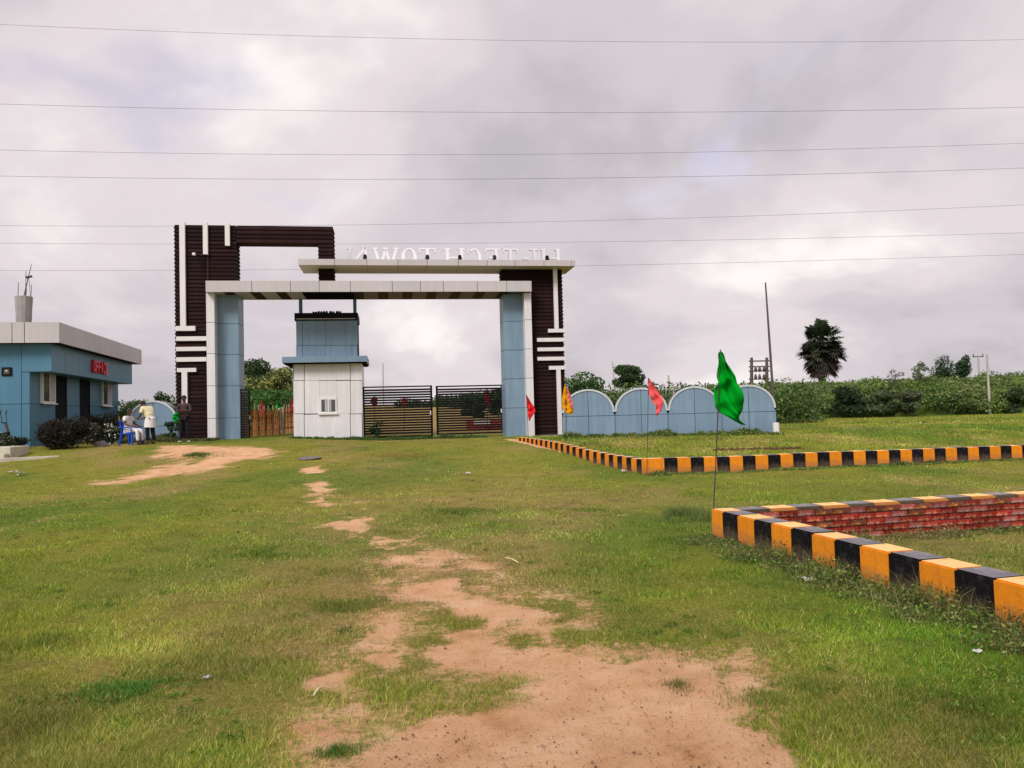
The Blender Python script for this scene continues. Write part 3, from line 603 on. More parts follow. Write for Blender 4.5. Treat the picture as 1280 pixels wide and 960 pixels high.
# upper storey
up = hb('upper_wall', M['joint'], hut, 370.5, 446.7, 400, 446, V1+.135, V1+1.9)
xs = [370, 378, 406.3, 440, 447]; ys = [399, 431.6, 446.2]
for i in range(4):
    for j in range(2):
        if j == 0 and i == 3: continue
        x1 = 447 if (j == 0 and i == 2) else xs[i+1]-.25
        hb('wall_panel', M['blue'], up, xs[i]+.25, x1, ys[j]+.25, ys[j+1]-.25, V1+.12, V1+.134)
bd = hb('parapet', M['black'], hut, 368, 447.3, 391, 400.5, V1+.05, V1+2.0, 0.005)
hb('metal_strip', M['pole'], bd, 370.5, 444.5, 397.9, 399, V1+.03, V1+.052)
bm_ = MB(); r = random.Random(4)
xx = 390.5
while xx < 428:
    wv = r.uniform(2.2, 4.2); a = hx(xx, 391, V1+.3)[0]-HO.x; b = hx(xx+wv, 391, V1+.3)[0]-HO.x; z = hx(400, 390.9, V1+.3)[1]-HO.z
    hh = r.uniform(.05, .08); bm_.prism([(a, z-.08), (b, z-.08), (b, z+hh*.6), ((a+b)/2+.03, z+hh), ((a+b)/2-.03, z+hh), (a, z+hh*.6)], .3, .36); xx += wv+r.choice([.3, .3, 1.6])
bm_.build('dark_letter_tops', M['black'], bd)
for px in (373.5, 441.3): hb('post', M['teal'], hut, px, px+4.2, 366, 392, V1+.3, V1+.45, 0.004)
# spotlight niche under the beam above the hut
# ------------------------------------------------------------------ metal gates
def gate_leaf(label, O, rz, W, H, n=18, zoff=0.0):
    t = thing('gate_leaf', label, 'gate', O, rz, 'black slatted gate leaves')
    fr = MB(); fr.box(0, .09, -.03, .03, 0, H); fr.box(W-.09, W, -.03, .03, 0, H); fr.box(.07, W-.07, -.029, .029, H-.06, H); fr.box(.07, W-.07, -.029, .029, 0, .07)
    fr.build('frame', M['black'], t)
    sl = MB().box(.07, W-.07, -.015, .015, -.041, .041).mesh('slat', M['black'])
    for i in range(n): link('slat', sl, t, (0, 0, .07+(H-.13)*(i+1)/(n+1)))
    MB().box(W-.115, W-.075, -.05, .05, H*.42, H*.5).build('latch', M['trim'], t)
    return t
VG = 2.0
def gl(px0, px1, label, flip=False):
    u0, z0 = hx(px0, 547, VG); u1, _ = hx(px1, 545, VG); zt_ = hx((px0+px1)/2, 482.5 if px0 < 500 else 481.5, VG)[1]; zb_ = hx((px0+px1)/2, 546.5 if px0 < 500 else 542.5, VG)[1]
    gate_leaf(label, GATE.world(u0, VG, zb_), R(GATE.deg), u1-u0, zt_-zb_)
gl(454, 541.5, 'left leaf of the closed black slatted gate, next to the white guard hut')
gl(546, 630, 'right leaf of the closed black slatted gate, next to the right blue column')
z = hx(300, 552, VG)[1]; zt_ = hx(300, 487, VG)[1]
u = gu(300, 520, 1.96); gate_leaf('narrow black gate leaf standing open beside the left blue column', GATE.world(gu(299.5, 520, 1.15)+.07, 1.0, z), R(GATE.deg+86), 1.5, zt_-z)

# ------------------------------------------------------------------ scalloped walls
def scallop(label, Y0, x0px, xvpx, ytop, yval, yseam, depth, n, right=True):
    pass
def arch_wall(label, O, deg, w_, n, zval, ztop, zseam, depth=0.3, zb=-0.4):
    t = thing('scalloped_wall', label, 'boundary wall', O, R(deg)); core = MB(); rim = MB()
    K = 14
    for i in range(n):
        pts = []
        for k in range(K+1):
            a = math.pi*k/K; pts.append((w_*i + w_/2 - math.cos(a)*w_/2*1.0, zval + math.sin(a)*(ztop-zval)))
        core.prism([(w_*i, zb)] + [(w_*(i+1), zb)] + pts[::-1], .014, depth-.014)
        inn = [(w_*i + w_/2 - math.cos(math.pi*k/K)*(w_/2-.075), zval + math.sin(math.pi*k/K)*(ztop-zval-.075)) for k in range(K+1)]
        for k in range(K): rim.prism([pts[k], pts[k+1], inn[k+1], inn[k]], -.035, depth+.03)
        # panels: lower two, upper two quarter arcs
        for s in (0, 1):
            a0 = w_*i + s*w_/2+.009; a1 = w_*i + (s+1)*w_/2-.009
            bx('wall_panel', M['blue'], t, a0, a1, 0, .013, zb, zseam-.009)
            q = [p for p in inn if (p[0] <= w_*i+w_/2-.005) == (s == 0)]
            q = sorted(q); q = [(min(max(x, a0), a1), z) for x, z in q]
            MB().prism([(a0, zseam+.009)] + [(a1, zseam+.009)] + ([(a1, q[-1][1])] if s == 0 else []) + q[::-1] + ([(a0, q[0][1])] if s else []), 0, .013).build('wall_panel', M['blue'], t)
    core.build('wall_core', M['joint'], t); rim.build('coping', M['coping'], t)
    return t
M['coping'] = mat('pale_coping', (0.50, 0.53, 0.56), 0.7, 0.1, 4)
a = at(712, 548, 30.6); b = at(971, 545, 30.0)
wd = (b-a).length/3.87; aa = math.atan2(b.y-a.y, b.x-a.x); zt_ = at(812, 484.2, 30.4).z; zv = at(780, 516, 30.4).z; zs = at(780, 519, 30.4).z
O = Vector((a.x-0.13*wd*math.cos(aa), a.y, 0)); aw = arch_wall('blue panelled wall topped by four round arches, right of the gateway', O, math.degrees(aa), wd, 4, zv+.05, zt_, zs)
a = at(159, 548, 31.6); b = at(224, 548, 31.4); zt_ = at(191, 500.5, 31.5).z; zv = at(160, 532, 31.5).z
arch_wall('blue wall with one round arch between the office and the left tower', Vector((a.x, a.y, 0)), math.degrees(math.atan2(b.y-a.y, b.x-a.x)), (b-a).length*1.0, 1, zv, zt_, zv-.05)
p = at(970.5, 545, 29.7)
t = thing('post_stub', 'short white concrete stub at the right end of the arched wall', 'post', (p.x, p.y, p.z-.1))
MB().tube([(0, 0, -.2), (0, 0, .62)], [.13, .12], 14).build('stub', M['trim'], t)
a = at(970, 545, 30.2); b = at(956.8, 353, 30.2)
t = thing('leaning_pole', 'tall thin dark steel pole leaning left behind the arched wall end', 'pole', tuple(a)); MB().tube([(0, 0, -.5), tuple((b-a)*.5), tuple(b-a)], [.055, .05, .03], 8).build('shaft', M['rust'], t)

# ------------------------------------------------------------------ office
off = thing('office_building', 'low teal blue office with pale grey parapet and OFFICE band, at the left edge', 'office', (OFF.O[0], OFF.O[1], 0), R(OFF.deg))
S = lambda px, py, u=0.0: OFF.side(px, py, u)      # -> (depth a, z)
Fh = lambda px, py, v=0.0: OFF.front(px, py, v)
OB = gzf(-17, 29)-.1
Lw = S(148, 510)[0]; zroof = S(75, 428.5, 1.15)[1]; zrt = S(75, 403, 1.15)[1]; BW = .75; RW = 1.15
zband = S(60, 463.4, BW)[1]
core = bx('wall', M['joint'], off, -9, -.014, .014, Lw, OB-.4, zroof+.1)
# front panels
zj = Fh(0, 505.4)[1]; fx = [-9, -6.5, -4.0, Fh(27, 500)[0]-1.25, Fh(27, 500)[0], 0.0]
for i in range(5):
    for a_, b_ in ((OB-.4, zj), (zj, zroof+.1)): bx('wall_panel', M['teal'], core, fx[i]+.009, fx[i+1]-(.009 if i < 4 else 0), 0, .013, a_+.009, b_-.009)
# side panels with openings: windows px 50-66, 126-138; doors 69-83, 100-112
def sp(px): return S(px, 500)[0]
A = dict(w1=(sp(50), sp(66.5)), d1=(sp(69.5), sp(83)), d2=(sp(100), sp(112)), w2=(sp(126), sp(137.5)))
zw0 = S(58, 504.9)[1]; zw1 = S(50, 466)[1]; zdoor = zband+.05
segs = [(0.02, A['w1'][0]), (A['w1'][1], A['d1'][0]), (A['d1'][1], A['d2'][0]), (A['d2'][1], A['w2'][0]), (A['w2'][1], Lw)]
def spanel(a0, a1, z0, z1):
    if a1-a0 > .04: bx('wall_panel', M['teal'], core, -.013, 0, a0+.008, a1-.008, z0+.008, z1-.008)
for a0, a1 in segs: spanel(a0, a1, OB-.4, zj); spanel(a0, a1, zj, zdoor)
for k in ('w1', 'w2'): spanel(A[k][0], A[k][1], OB-.4, zj)
for k in ('w1', 'w2'):
    a0, a1 = A[k]; wn = bx('window', M['trim'], off, .0, .10, a0, a1, zj+.02, zw1+.1, .004)
    am = (a0+a1)/2; fr = .10
    bx('pane', M['glass'], wn, .102, .108, a0+fr, am-.03, zj+.12, zw1); bx('pane', M['curtain'], wn, .102, .108, am+.03, a1-fr, zj+.12, zw1)
    bx('frame_bar', M['trim'], wn, .10, .125, am-.03, am+.03, zj+.12, zw1)
    bx('sill', M['trim'], wn, .101, .17, a0-.03, a1+.03, zj+.0, zj+.04)
for k in ('d1', 'd2'):
    a0, a1 = A[k]; d = bx('door', M['dark'], off, -.35, -.30, a0, a1, OB-.3, zdoor)
    bx('door_leaf', M['door'], d, -.29, -.24, a0+.02, (a0+a1)/2+.25, OB-.25, zdoor-.03); bx('door_frame', M['door'], d, -.20, .02, a0-.02, a0+.05, OB-.3, zdoor); bx('door_frame', M['door'], d, -.20, .02, a1-.05, a1+.02, OB-.3, zdoor)
    bx('reveal', M['dark'], d, -.013+.001, .003, a0+.05, a1-.05, OB-.3, OB+.0)
# band with sign: core + panels
a_end = S(165, 470, BW)[0]; bj = [0] + [S(px, 445, BW)[0] for px in (81, 98.5, 114.5)] ; bj += [S(133, 445, BW)[0], S(150, 445, BW)[0], a_end]
zbt = zroof+.05
band = bx('sign_band', M['joint'], off, -.28, BW-.013, 0.0, a_end, zband+.01, zbt); band.location.y = -.0
for a0, a1 in zip(bj[:-1], bj[1:]): bx('band_panel', M['teal'], band, BW-.012, BW, a0+.008, a1-.008, zband, zbt)
bx('band_panel', M['teal'], band, Fh(27, 450)[0]+.01, BW, -.03, -.004, zband, zbt); bx('band_soffit', M['teal'], band, 0.01, BW, .0, a_end, zband-.012, zband-.001)
bx('end_panel', M['teal'], band, .0, BW, a_end, a_end+.012, zband, zbt)
# roof parapet
r_end = S(177, 440, RW)[0]; rj = [-.456] + [S(px, 420, RW)[0] for px in (94, 125.5, 139, 152)] + [r_end]
roof = bx('roof', M['joint'], off, -9.2, RW-.013, -.45, r_end-.01, zroof+.012, zrt-.02)
for a0, a1 in zip(rj[:-1], rj[1:]): bx('parapet_panel', M['grey_clad'], roof, RW-.012, RW, a0+.007, a1-.007, zroof, zrt)
fj = [-9.2, -6.6, -4.2, Fh(15, 415, -.46)[0], Fh(30.5, 415, -.46)[0], RW+.010]
for a0, a1 in zip(fj[:-1], fj[1:]): bx('parapet_panel', M['grey_clad'], roof, a0+.012, a1-.012, -.462, -.449, zroof, zrt)
bx('roof_soffit', M['brown_soffit'], roof, -9.1, RW-.02, -.44, r_end-.02, zroof-.0, zroof+.01)
# vent
vn = Fh(8.5, 464.5, -.02); vt = MB().box(vn[0]-.17, vn[0]+.17, -.035, -.005, vn[1]-.16, vn[1]+.16).build('vent', M['black'], off)
bx('vent_frame', M['rust'], vt, vn[0]-.09, vn[0]+.09, -.045, -.036, vn[1]-.09, vn[1]+.09); bx('vent_knob', M['trim'], vt, vn[0]-.03, vn[0]+.03, -.06, -.046, vn[1]-.0, vn[1]+.05)
bx('plinth_stain', M['plaster'], off, -9, -.02, -.004, -.001+.0, OB-.4, OB+.10)
# OFFICE lettering
def font_mesh(ch, size, extr):
    c = bpy.data.curves.new('t', 'FONT'); c.body = ch; c.size = size; c.extrude = extr; c.bevel_depth = 0.004; c.offset = 0.012
    o = bpy.data.objects.new('t', c); C.objects.link(o); dg = bpy.context.evaluated_depsgraph_get(); me = bpy.data.meshes.new_from_object(o.evaluated_get(dg)); bpy.data.objects.remove(o)
    return me
s0, zs0 = S(115.5, 467, BW+.05); s1, _ = S(134, 467.5, BW+.05); zs1 = S(124, 451.5, BW+.05)[1]; zs0 = S(124, 466.2, BW+.05)[1]
LHt = zs1-zs0; sw = (s1-s0)/6.0
op = OFF.world(BW+.04, s0, zs0); osn = thing('office_sign', 'red raised letters spelling OFFICE on the blue band of the office', 'sign', op, R(OFF.deg+90))
for i, ch in enumerate('OFFICE'):
    me = font_mesh(ch, LHt*1.42, .05); me.materials.clear(); me.materials.append(M['redletter'])
    xs_ = [v.co.x for v in me.vertices]; wd_ = max(xs_)-min(xs_); tgt = sw*(.82 if ch != 'I' else .34)
    o = link('letter_'+ch.lower(), me, osn, (i*sw + (sw-tgt)/2 - min(xs_)*tgt/wd_, 0, 0), rot=(math.pi/2, 0, 0)); o.scale = (tgt/wd_, 1, 1)
# roof column stub with rebar
v0_ = 2.2
def rf(px, py): return OFF.front(px, py, v0_)
x0, z0 = rf(29.8, 403); st = thing('column_stub', 'bare concrete column stub with rusty bars standing on the office roof', 'column', OFF.world(x0, v0_, zrt-.05), R(OFF.deg)); zz = rf(29.8, 371)[1]-zrt+.05
c = MB().tube([(0, 0, 0), (0, 0, zz*.6), (0, 0, zz)], [.26, .29, .32], 12).build('shaft', M['concrete'], st)
for a_, q in ((0.3, .5), (1.6, .42), (2.9, .36), (4.1, .55), (5.3, 1.0)): MB().tube([(math.cos(a_)*.24, math.sin(a_)*.24, zz-.05), (math.cos(a_)*.24+.02, math.sin(a_)*.24, zz+q)], .012, 5).build('rebar', M['rust'], st)
ms = thing('antenna_mast', 'thin leaning mast tied to the column stub on the office roof', 'antenna', OFF.world(x0, v0_, zrt-.05+zz), R(OFF.deg))
tx, tz = rf(39.5, 330); MB().tube([(.0, 0, 0), (tx-x0-.12, 0, (tz-zrt-zz)*.62), (tx-x0, 0, tz-zrt+.05-zz)], [.022, .018, .01], 5).build('rod', M['rust'], ms)
MB().tube([(tx-x0-.2, -.05, (tz-zrt-zz)*.60), (tx-x0+.0, .05, (tz-zrt-zz)*.66)], .05, 6).build('clamp', M['rust'], ms)
MB().tube([(.24, 0, 0), (tx-x0-.1, 0, (tz-zrt-zz)*.62)], .008, 4).build('stay_wire', M['wire'], ms)

# ------------------------------------------------------------------ kerbs
AX = Vector((-.222, .975, 0)).normalized(); BX = Vector((.975, .222, 0)).normalized(); AANG = math.atan2(BX.y, BX.x)
def blk(L_, W_, H_, m, mt):
    mb = MB().box(0, L_, 0, W_, 0, H_); me = mb.mesh('painted_block', m); me.materials.append(mt)
    for p in me.polygons:
        if p.normal.z > .5: p.material_index = 1
    bm = bmesh.new(); bm.from_mesh(me); bmesh.ops.bevel(bm, geom=[e for e in bm.edges if all(v.co.z > H_*.9 for v in e.verts)], offset=.012, segments=2, affect='EDGES'); bm.to_mesh(me); bm.free()
    return me
HK = .33; TW = .26
def arm(par, P0, dirv, perp, lens, W_, H_, start=0, name='painted_block', sink=0.0):
    """blocks butted end to end from P0 along dirv; thickness towards perp"""
    cache = {}; s = 0.0; org = par.location; ang = math.atan2(dirv.y, dirv.x)
    flip = (dirv.cross(perp)).z < 0
    for i, l in enumerate(lens):
        key = (i+start) % 2
        ck = (key, round(l, 3))
        if ck not in cache:
            a, b = (M['orange'], M['orange_top']) if key == 0 else (M['kblack'], M['black_top'])
            me = blk(l-.0015, W_, H_+.35, a, b)
            if flip:
                for v in me.vertices: v.co.y = -v.co.y
                me.flip_normals()
            cache[ck] = me
        p = P0 + dirv*s; q = p + dirv*l/2
        o = link(name, cache[ck], par, (p.x-org.x, p.y-org.y, gzf(q.x, q.y)-.35-sink*(i/len(lens))**1.5-org.z+random.uniform(-.004, .004)), rot=(random.uniform(-.008, .008), 0, ang+random.uniform(-.006, .006)))
        s += l
    return s
C1 = at(889, 635, 8.9); C1.z = 0
near = thing('striped_kerb_wall', 'near knee-high kerb wall striped orange and black, brick on its inner side', 'kerb wall', (C1.x, C1.y, 0), 0, 'striped kerb walls')
arm(near, C1, -AX, BX, [.26]+[.332]*18, TW, HK, 0)
# inner arm: bricks with painted cap blocks
P0 = C1 + BX*TW + AX*0.0
Lb = 6.6
nb_ = 26; capn = int(Lb/.34); org = near.location
capm = {}
for i in range(capn):
    key = (i+1) % 2; m1, m2 = (M['orange'], M['orange_top']) if key == 0 else (M['kblack'], M['black_top'])
    if key not in capm:
        me = blk(.3385, TW, .035, m1, m2); [setattr(v.co, 'y', -v.co.y) for v in me.vertices]; me.flip_normals(); capm[key] = me
    p = P0 + BX*(i*.34)
    link('painted_cap', capm[key], near, (p.x-org.x, p.y-org.y, HK-.035+gzf(p.x, p.y)), rot=(0, 0, AANG))
mz = MB().box(0, Lb, -TW+.012, -.012, -.35, HK-.036).build('mortar_core', M['mortar'], near, (P0.x-org.x, P0.y-org.y, 0), AANG)
# the wall runs from the outer corner inwards, its camera side lies TW nearer than the far edge
ch = .073; bl = .225; brick_meshes = []
for k in range(7):
    mb = MB().box(0, bl-.012+(k%3)*.002, -.022, .05, 0, ch-.013); me = mb.mesh('brick', M[('brick', 'brick', 'brick', 'brick', 'brick_lime', 'brick_stain', 'brick_stain')[k]])
    bm = bmesh.new(); bm.from_mesh(me); bmesh.ops.bevel(bm, geom=bm.edges[:], offset=.006, segments=1, affect='EDGES')
    for v in bm.verts: v.co += Vector((random.uniform(-.004, .004), random.uniform(-.005, .005), random.uniform(-.003, .003)))
    bm.to_mesh(me); bm.free(); brick_meshes.append(me)
fp = P0 - AX*TW
for row in range(5):
    z = HK-.036-ch*(row+1)+.004; n_ = int(Lb/bl)
    for i in range(n_):
        p = fp + BX*(i*bl + (bl/2 if row % 2 else 0)) + AX*random.uniform(-.008, .012)
        link('brick', random.choice(brick_meshes[3:] + [brick_meshes[4]] if row == 0 else brick_meshes[:5] if i > 9 or row > 2 else brick_meshes), near, (p.x-org.x, p.y-org.y, z), rot=(random.uniform(-.01, .01), 0, AANG+random.uniform(-.02, .02)))
C2 = at(808, 597, 17.3); C2.z = 0
far = thing('striped_kerb_wall', 'far long kerb wall striped orange and black, meeting at a corner below the pink flag', 'kerb wall', (C2.x, C2.y, 0), 0, 'striped kerb walls')
arm(far, C2 + BX*.001, BX, AX, [.44]+[.325]*42, TW, .36, 0)
arm(far, C2 + AX*(TW+.002), AX, BX, [.31]*40, TW*.9, .33, 1, sink=.24)

# ------------------------------------------------------------------ flags
def flag(label, base, top, rows, Y, m, rip=.05, name='pole_flag', extra=None, group='cloth flags on thin sticks', r=.007):
    b = at(*base, Y); b.z = gzf(b.x, b.y)-.1 if base[1] > 530 else b.z; t_ = at(*top, Y)
    t = thing(name, label, 'flag', tuple(b), 0, group)
    MB().tube([(0, 0, 0), tuple((t_-b)*.5+Vector((.004*Y*.1, 0, 0))), tuple(t_-b)], r, 6).build('stick', M['stick'], t)
    def cloth(rows, m, dy):
        nr = 34; nc = 18; V = []; Fs = []; K = len(rows)
        for i in range(nr):
            f = i/(nr-1)*(K-1); k = min(int(f), K-2); g_ = f-k; row = [rows[k][j]*(1-g_)+rows[k+1][j]*g_ for j in range(3)]
            for j in range(nc):
                s = j/(nc-1); p = at(row[1]*(1-s)+row[2]*s, row[0], Y)-b
                wv = rip*(math.sin(s*6.5+i*.28+dy*9)*s + .6*math.sin(s*13-i*.37)*(.3+s) + .35*math.sin(i*.8+s*3))
                V.append((p.x, p.y+wv+dy, p.z))
        for i in range(nr-1):
            for j in range(nc-1): Fs.append((i*nc+j, i*nc+j+1, (i+1)*nc+j+1, (i+1)*nc+j))
        mb = MB(); mb.v = V; mb.f = Fs; o = mb.build('cloth', m, t); o.data.polygons.foreach_set('use_smooth', [True]*len(Fs))
        s_ = o.modifiers.new('thick', 'SOLIDIFY'); s_.thickness = .003; return o
    cloth(rows, m, 0)
    if extra: cloth(extra[0], extra[1], -.22)
    return t
flag('large green flag on a stick at the corner of the near kerb', (889, 655), (900.5, 437), [(440,899.3,900.5),(448,898,906),(458,896.5,912.5),(470,896.5,918.5),(478,897.5,922),(486,894,925),(500,892,928),(509,893.5,928.5),(516,901,928),(524,914,927.5),(531,928.5,933)], 8.95, M['f_green'], .075)
flag('pink flag on a stick at the corner of the far kerb', (808, 592), (810.5, 472), [(473,810.2,811),(480,810,816.5),(490,810,822.5),(497,812.5,828.5),(503,817,829),(510,820,828),(516,820,825),(519.5,820,822.5)], 17.25, M['f_pink'], .06)
flag('yellow flag with a red and white flap in front of the right brown tower', (707.5, 562), (707, 479), [(481,705.8,706.6),(489,704,709),(498,702.7,710.5),(507,702.5,714),(511,703.5,717),(515,707,717),(518,710,714)], 24.5, M['f_yellow'], .035, extra=([(486,708,709),(494,708.5,712.5),(502,710,714.5),(510,713,716.5)], M['f_lred']), r=.012)
flag('small red flag in front of the white fin of the right column', (660.5, 553), (658, 493), [(494,658,658.6),(502,658.8,663),(509,659.2,668),(514,659.8,669.5),(519,660,666),(523,660.5,663.5),(526,661.5,662.5)], 28.8, M['f_red'], .08, r=.012)
flag('pink flag over the left end of the orange picket fence', (327, 524), (327, 499), [(500,326.7,327.3),(505,325.5,328.5),(511,324.4,329.5),(517,324,330.4),(523,325,330)], 36.3, M['f_pink'], .08, r=.015)
flag('green flag behind the picket fence, between two pink flags', (341, 522), (346.5, 502), [(502.5,346,347.5),(507,344,350),(512,343,352),(517,341,353),(521,340,354)], 38.5, M['f_green'], .08, r=.015)
flag('pink flag half hidden by the left side of the guard hut', (363, 520), (364, 497), [(497.5,363.7,364.3),(503,362.6,365.6),(509,362,367),(516,361.5,368)], 37.5, M['f_pink'], .08, r=.015)
flag('green flag sticking out from behind the left brown tower', (222, 552), (223.5, 514), [(516,219,224),(520,216,224),(524,215.5,223),(528,219,222),(531,220,221.5)], 31.3, M['f_green'], .06, r=.015)
flag('red flag seen through the left gate leaf, close to the hut', (468, 540), (468, 493), [(496,466,470),(499,463.5,472),(503,463,472),(507,466,470)], 38, M['f_red'], .1, r=.015)
flag('red flag seen through the middle of the left gate leaf', (505, 545), (505.5, 496), [(498,503,507),(502,502,508.5),(506,503,507.5),(508,504.5,506)], 42, M['f_red'], .1, r=.015)
flag('red flag seen through the right gate leaf', (609, 540), (608.5, 484), [(486,608,609.5),(492,606.5,611),(499,606,612),(506,607,611)], 40, M['f_red'], .1, r=.015)

# ------------------------------------------------------------------ picket fence beyond the hut gap
def picket_fence(label, p0, p1, h, n):
    d = p1-p0; Lf = d.length; t = thing('picket_fence', label, 'picket fence', (p0.x, p0.y, gzf(p0.x, p0.y)), math.atan2(d.y, d.x), 'orange picket fences')
    me = MB().prism([(0, 0), (.115, 0), (.105, h), (.055, h+.03), (.005, h)], -.01, .01)
    m1 = me.mesh('picket', M['picket']); m2 = me.mesh('picket', M['picket_dark']); tip = MB().prism([(.03, h-.0), (.10, h-.0), (.11, h+.14), (.075, h+.26), (.04, h+.16)], -.012, .008).mesh('picket_tip', M['picket_tip'])
    st = Lf/n
    for i in range(n):
        o = link('picket', m1 if i % 3 else m2, t, (i*st, 0, random.uniform(-.03, .03)), rot=(0, random.uniform(-.03, .03), 0)); 
        if i % 2 == 0: link('picket_tip', tip, o)
    MB().box(0, Lf, .012, .045, h*.25, h*.25+.07).box(0, Lf, .012, .045, h*.86, h*.86+.07).build('rail', M['picket'], t)
    for x in (0, Lf): MB().box(x-.05, x+.05, .01, .11, -.2, h+.12).build('post', M['picket_tip'], t)
pa = at(305, 552, 35.0); pb = at(351, 546, 37.5); pc = at(372, 541, 41)
picket_fence('orange picket fence with pale tips beyond the left gap, nearer run', pa, pb, 1.2, 16)
picket_fence('orange picket fence run turning away behind the guard hut', pb+Vector((.15, .1, 0)), pc, 1.2, 12)

# ------------------------------------------------------------------ wires
def wire(label, Y, pts, r):
    P = [at(px, py, Y) for px, py in pts]; a, b, c = P
    # parabola through three points in x
    xs_ = np.array([a.x, b.x, c.x]); zs_ = np.array([a.z, b.z, c.z]); co = np.polyfit(xs_, zs_, 2)
    x0, x1 = xs_[0]*1.35, xs_[2]*1.35; line = [(x, Y, float(np.polyval(co, x))) for x in np.linspace(x0, x1, 40)]
    o = MB().tube(line, r*.58, 5, False).build('power_line', M['wire']); tag(o, label, 'power line', 'power lines across the sky')
for lab, Y, pts, r in (('topmost overhead wire, close to the upper edge of the sky', 30, [(0,30.5),(640,50.5),(1280,49.5)], .009),
        ('second overhead wire from the top, sagging slightly', 32, [(0,130),(640,140.5),(1280,134)], .011),
        ('third overhead wire from the top', 34, [(0,187.5),(640,193),(1280,179)], .011),
        ('fourth overhead wire from the top, just under the third', 35, [(0,220),(560,224),(1280,210)], .012),
        ('fifth overhead wire, passing level with the top of the left brown tower', 48, [(0,282),(640,278),(1280,256)], .014),
        ('sixth overhead wire, just above the sign lettering', 50, [(0,304),(640,303.5),(1280,291)], .014),
        ('lowest overhead wire, passing behind the upper slab', 52, [(0,338),(740,332),(1280,318)], .014)): wire(lab, Y, pts, r)

# ------------------------------------------------------------------ far poles
def cpole(label, base, top, Y, r=.12, arms=0, mt='pole', name='utility_pole', group=None):
    a = at(*base, Y); b = at(*top, Y); t = thing(name, label, 'pole', tuple(a), 0, group)
    MB().tube([(0, 0, -1.5), tuple(b-a)], [r, r*.7], 8).build('shaft', M[mt], t)
    d = b-a
    for k in range(arms):
        q = d*(1-.05-.09*k); MB().box(q.x-.55, q.x+.55, -.05, .05, q.z-.05, q.z+.05).build('crossarm', M['rust'], t)
        for s in (-.5, .5): MB().tube([(q.x+s, 0, q.z+.05), (q.x+s, 0, q.z+.28)], .05, 6).build('insulator', M['rust'], t)
    return t
cpole('white concrete pole standing in front of the green bank on the right', (1237.5, 512), (1233.5, 443), 56, .10)
cpole('grey pole with a crossarm behind the green bank, left of the white pole', (1224.5, 480), (1222.5, 444), 80, .11, 1)
cpole('thin pole seen above the left gate leaf', (479.5, 515), (478.5, 454), 85, .09)
cpole('leaning pole left of the round tree behind the arched wall', (770, 490), (765.5, 452), 85, .10)
cpole('short pole behind the middle arches', (836, 490), (835.5, 469), 85, .13)
cpole('pale stick standing behind the valley between the second and third arch', (842, 510), (841.5, 480), 33, .035)
cpole('pale stick behind the right arch near the leaning pole', (967, 500), (966.5, 480), 33, .03)
a = at(939.5, 500, 90); t = thing('transformer_pole', 'two-legged pole structure with crossarms and insulators behind the arched wall', 'pole structure', tuple(a))
for px, nm in ((939.5, 0), (958.5, 0)):
    q0 = at(px, 500, 90)-a; q1 = at(px, 447, 90)-a; MB().tube([tuple(q0), tuple(q1)], [.24, .17], 8).build('leg', M['rust'], t)
for py in (451.5, 458.5, 464, 474):
    q0 = at(936, py, 90)-a; q1 = at(962, py-.5, 90)-a; MB().tube([tuple(q0), tuple(q1)], .08, 5).build('crossarm', M['rust'], t)
for py in (462, 471.5):
    for px in (944, 949, 954.5):
        q = at(px, py, 90)-a; MB().tube([(q.x, q.y-.15, q.z-.3), (q.x, q.y-.15, q.z), (q.x, q.y-.15, q.z+.35)], [.06, .2, .08], 7).build('insulator', M['rust'], t)

# ------------------------------------------------------------------ bank and vegetation
bxs = np.linspace(14, 110, 70); prof = [(0, -.5), (0.8, .6), (2.5, 1.5), (5, 2.2), (9, 2.75), (16, 2.75), (60, 2.4), (62, -1)]
V = []; 
for xb in bxs:
    for (d, hh) in prof:
        yb = 57 + 1.2*math.sin(xb*.13) + (xb-20)*.02 + d; V.append((xb, yb, hh*(1.0+.10*math.sin(xb*.31)+.004*(xb-20)) + (0.25 if hh > 0 else 0)))
np_ = len(prof); Fs = [(i*np_+j, (i+1)*np_+j, (i+1)*np_+j+1, i*np_+j+1) for i in range(len(bxs)-1) for j in range(np_-1)]
M['bankg'] = mat('bank_grass', (0.09, 0.14, 0.02), 0.95, 0.4, 1.2, 0.6, 6, col2=(0.035, 0.06, 0.015), mixscale=.5)
mb = MB(); mb.v = V; mb.f = Fs; tag(mb.build('earth_bank', M['bankg']), kind='structure')
blobs = []; r = random.Random(12)
for i in range(760):
    xb = r.uniform(17, 95); k = r.random(); d, hh = (k*13, 0.5+2.55*k**.42); yb = 57+1.2*math.sin(xb*.13)+(xb-20)*.02+d
    s_ = r.uniform(.35, 1.05)*(1 if k < .75 else .55); blobs.append((xb, yb, hh*(1+.004*(xb-20))+.1, s_*1.6, s_*1.2, s_*r.uniform(.5, .8)))
for i in range(150):
    xb = r.uniform(15, 80); s_ = r.uniform(.2, .75)*(1.4 if r.random() < .15 else 1); yb = 57+r.uniform(7, 15); blobs.append((xb, yb, 2.85*(1+.10*math.sin(xb*.31)+.004*(xb-20))+s_*.25, s_*r.uniform(.8, 1.5), s_, s_*r.uniform(.6, 1.1)))
BG = [(0.05, 0.10, 0.015), (0.085, 0.14, 0.025), (0.13, 0.17, 0.045), (0.02, 0.042, 0.012), (0.18, 0.18, 0.08), (0.075, 0.13, 0.025)]
o = leaves('bank_scrub', None, (0, 0, 0), blobs, 150000, .12, BG, seed=33, clump=.7); tag(o, 'dense green scrub covering the long bank on the right', 'scrub', kind='stuff')
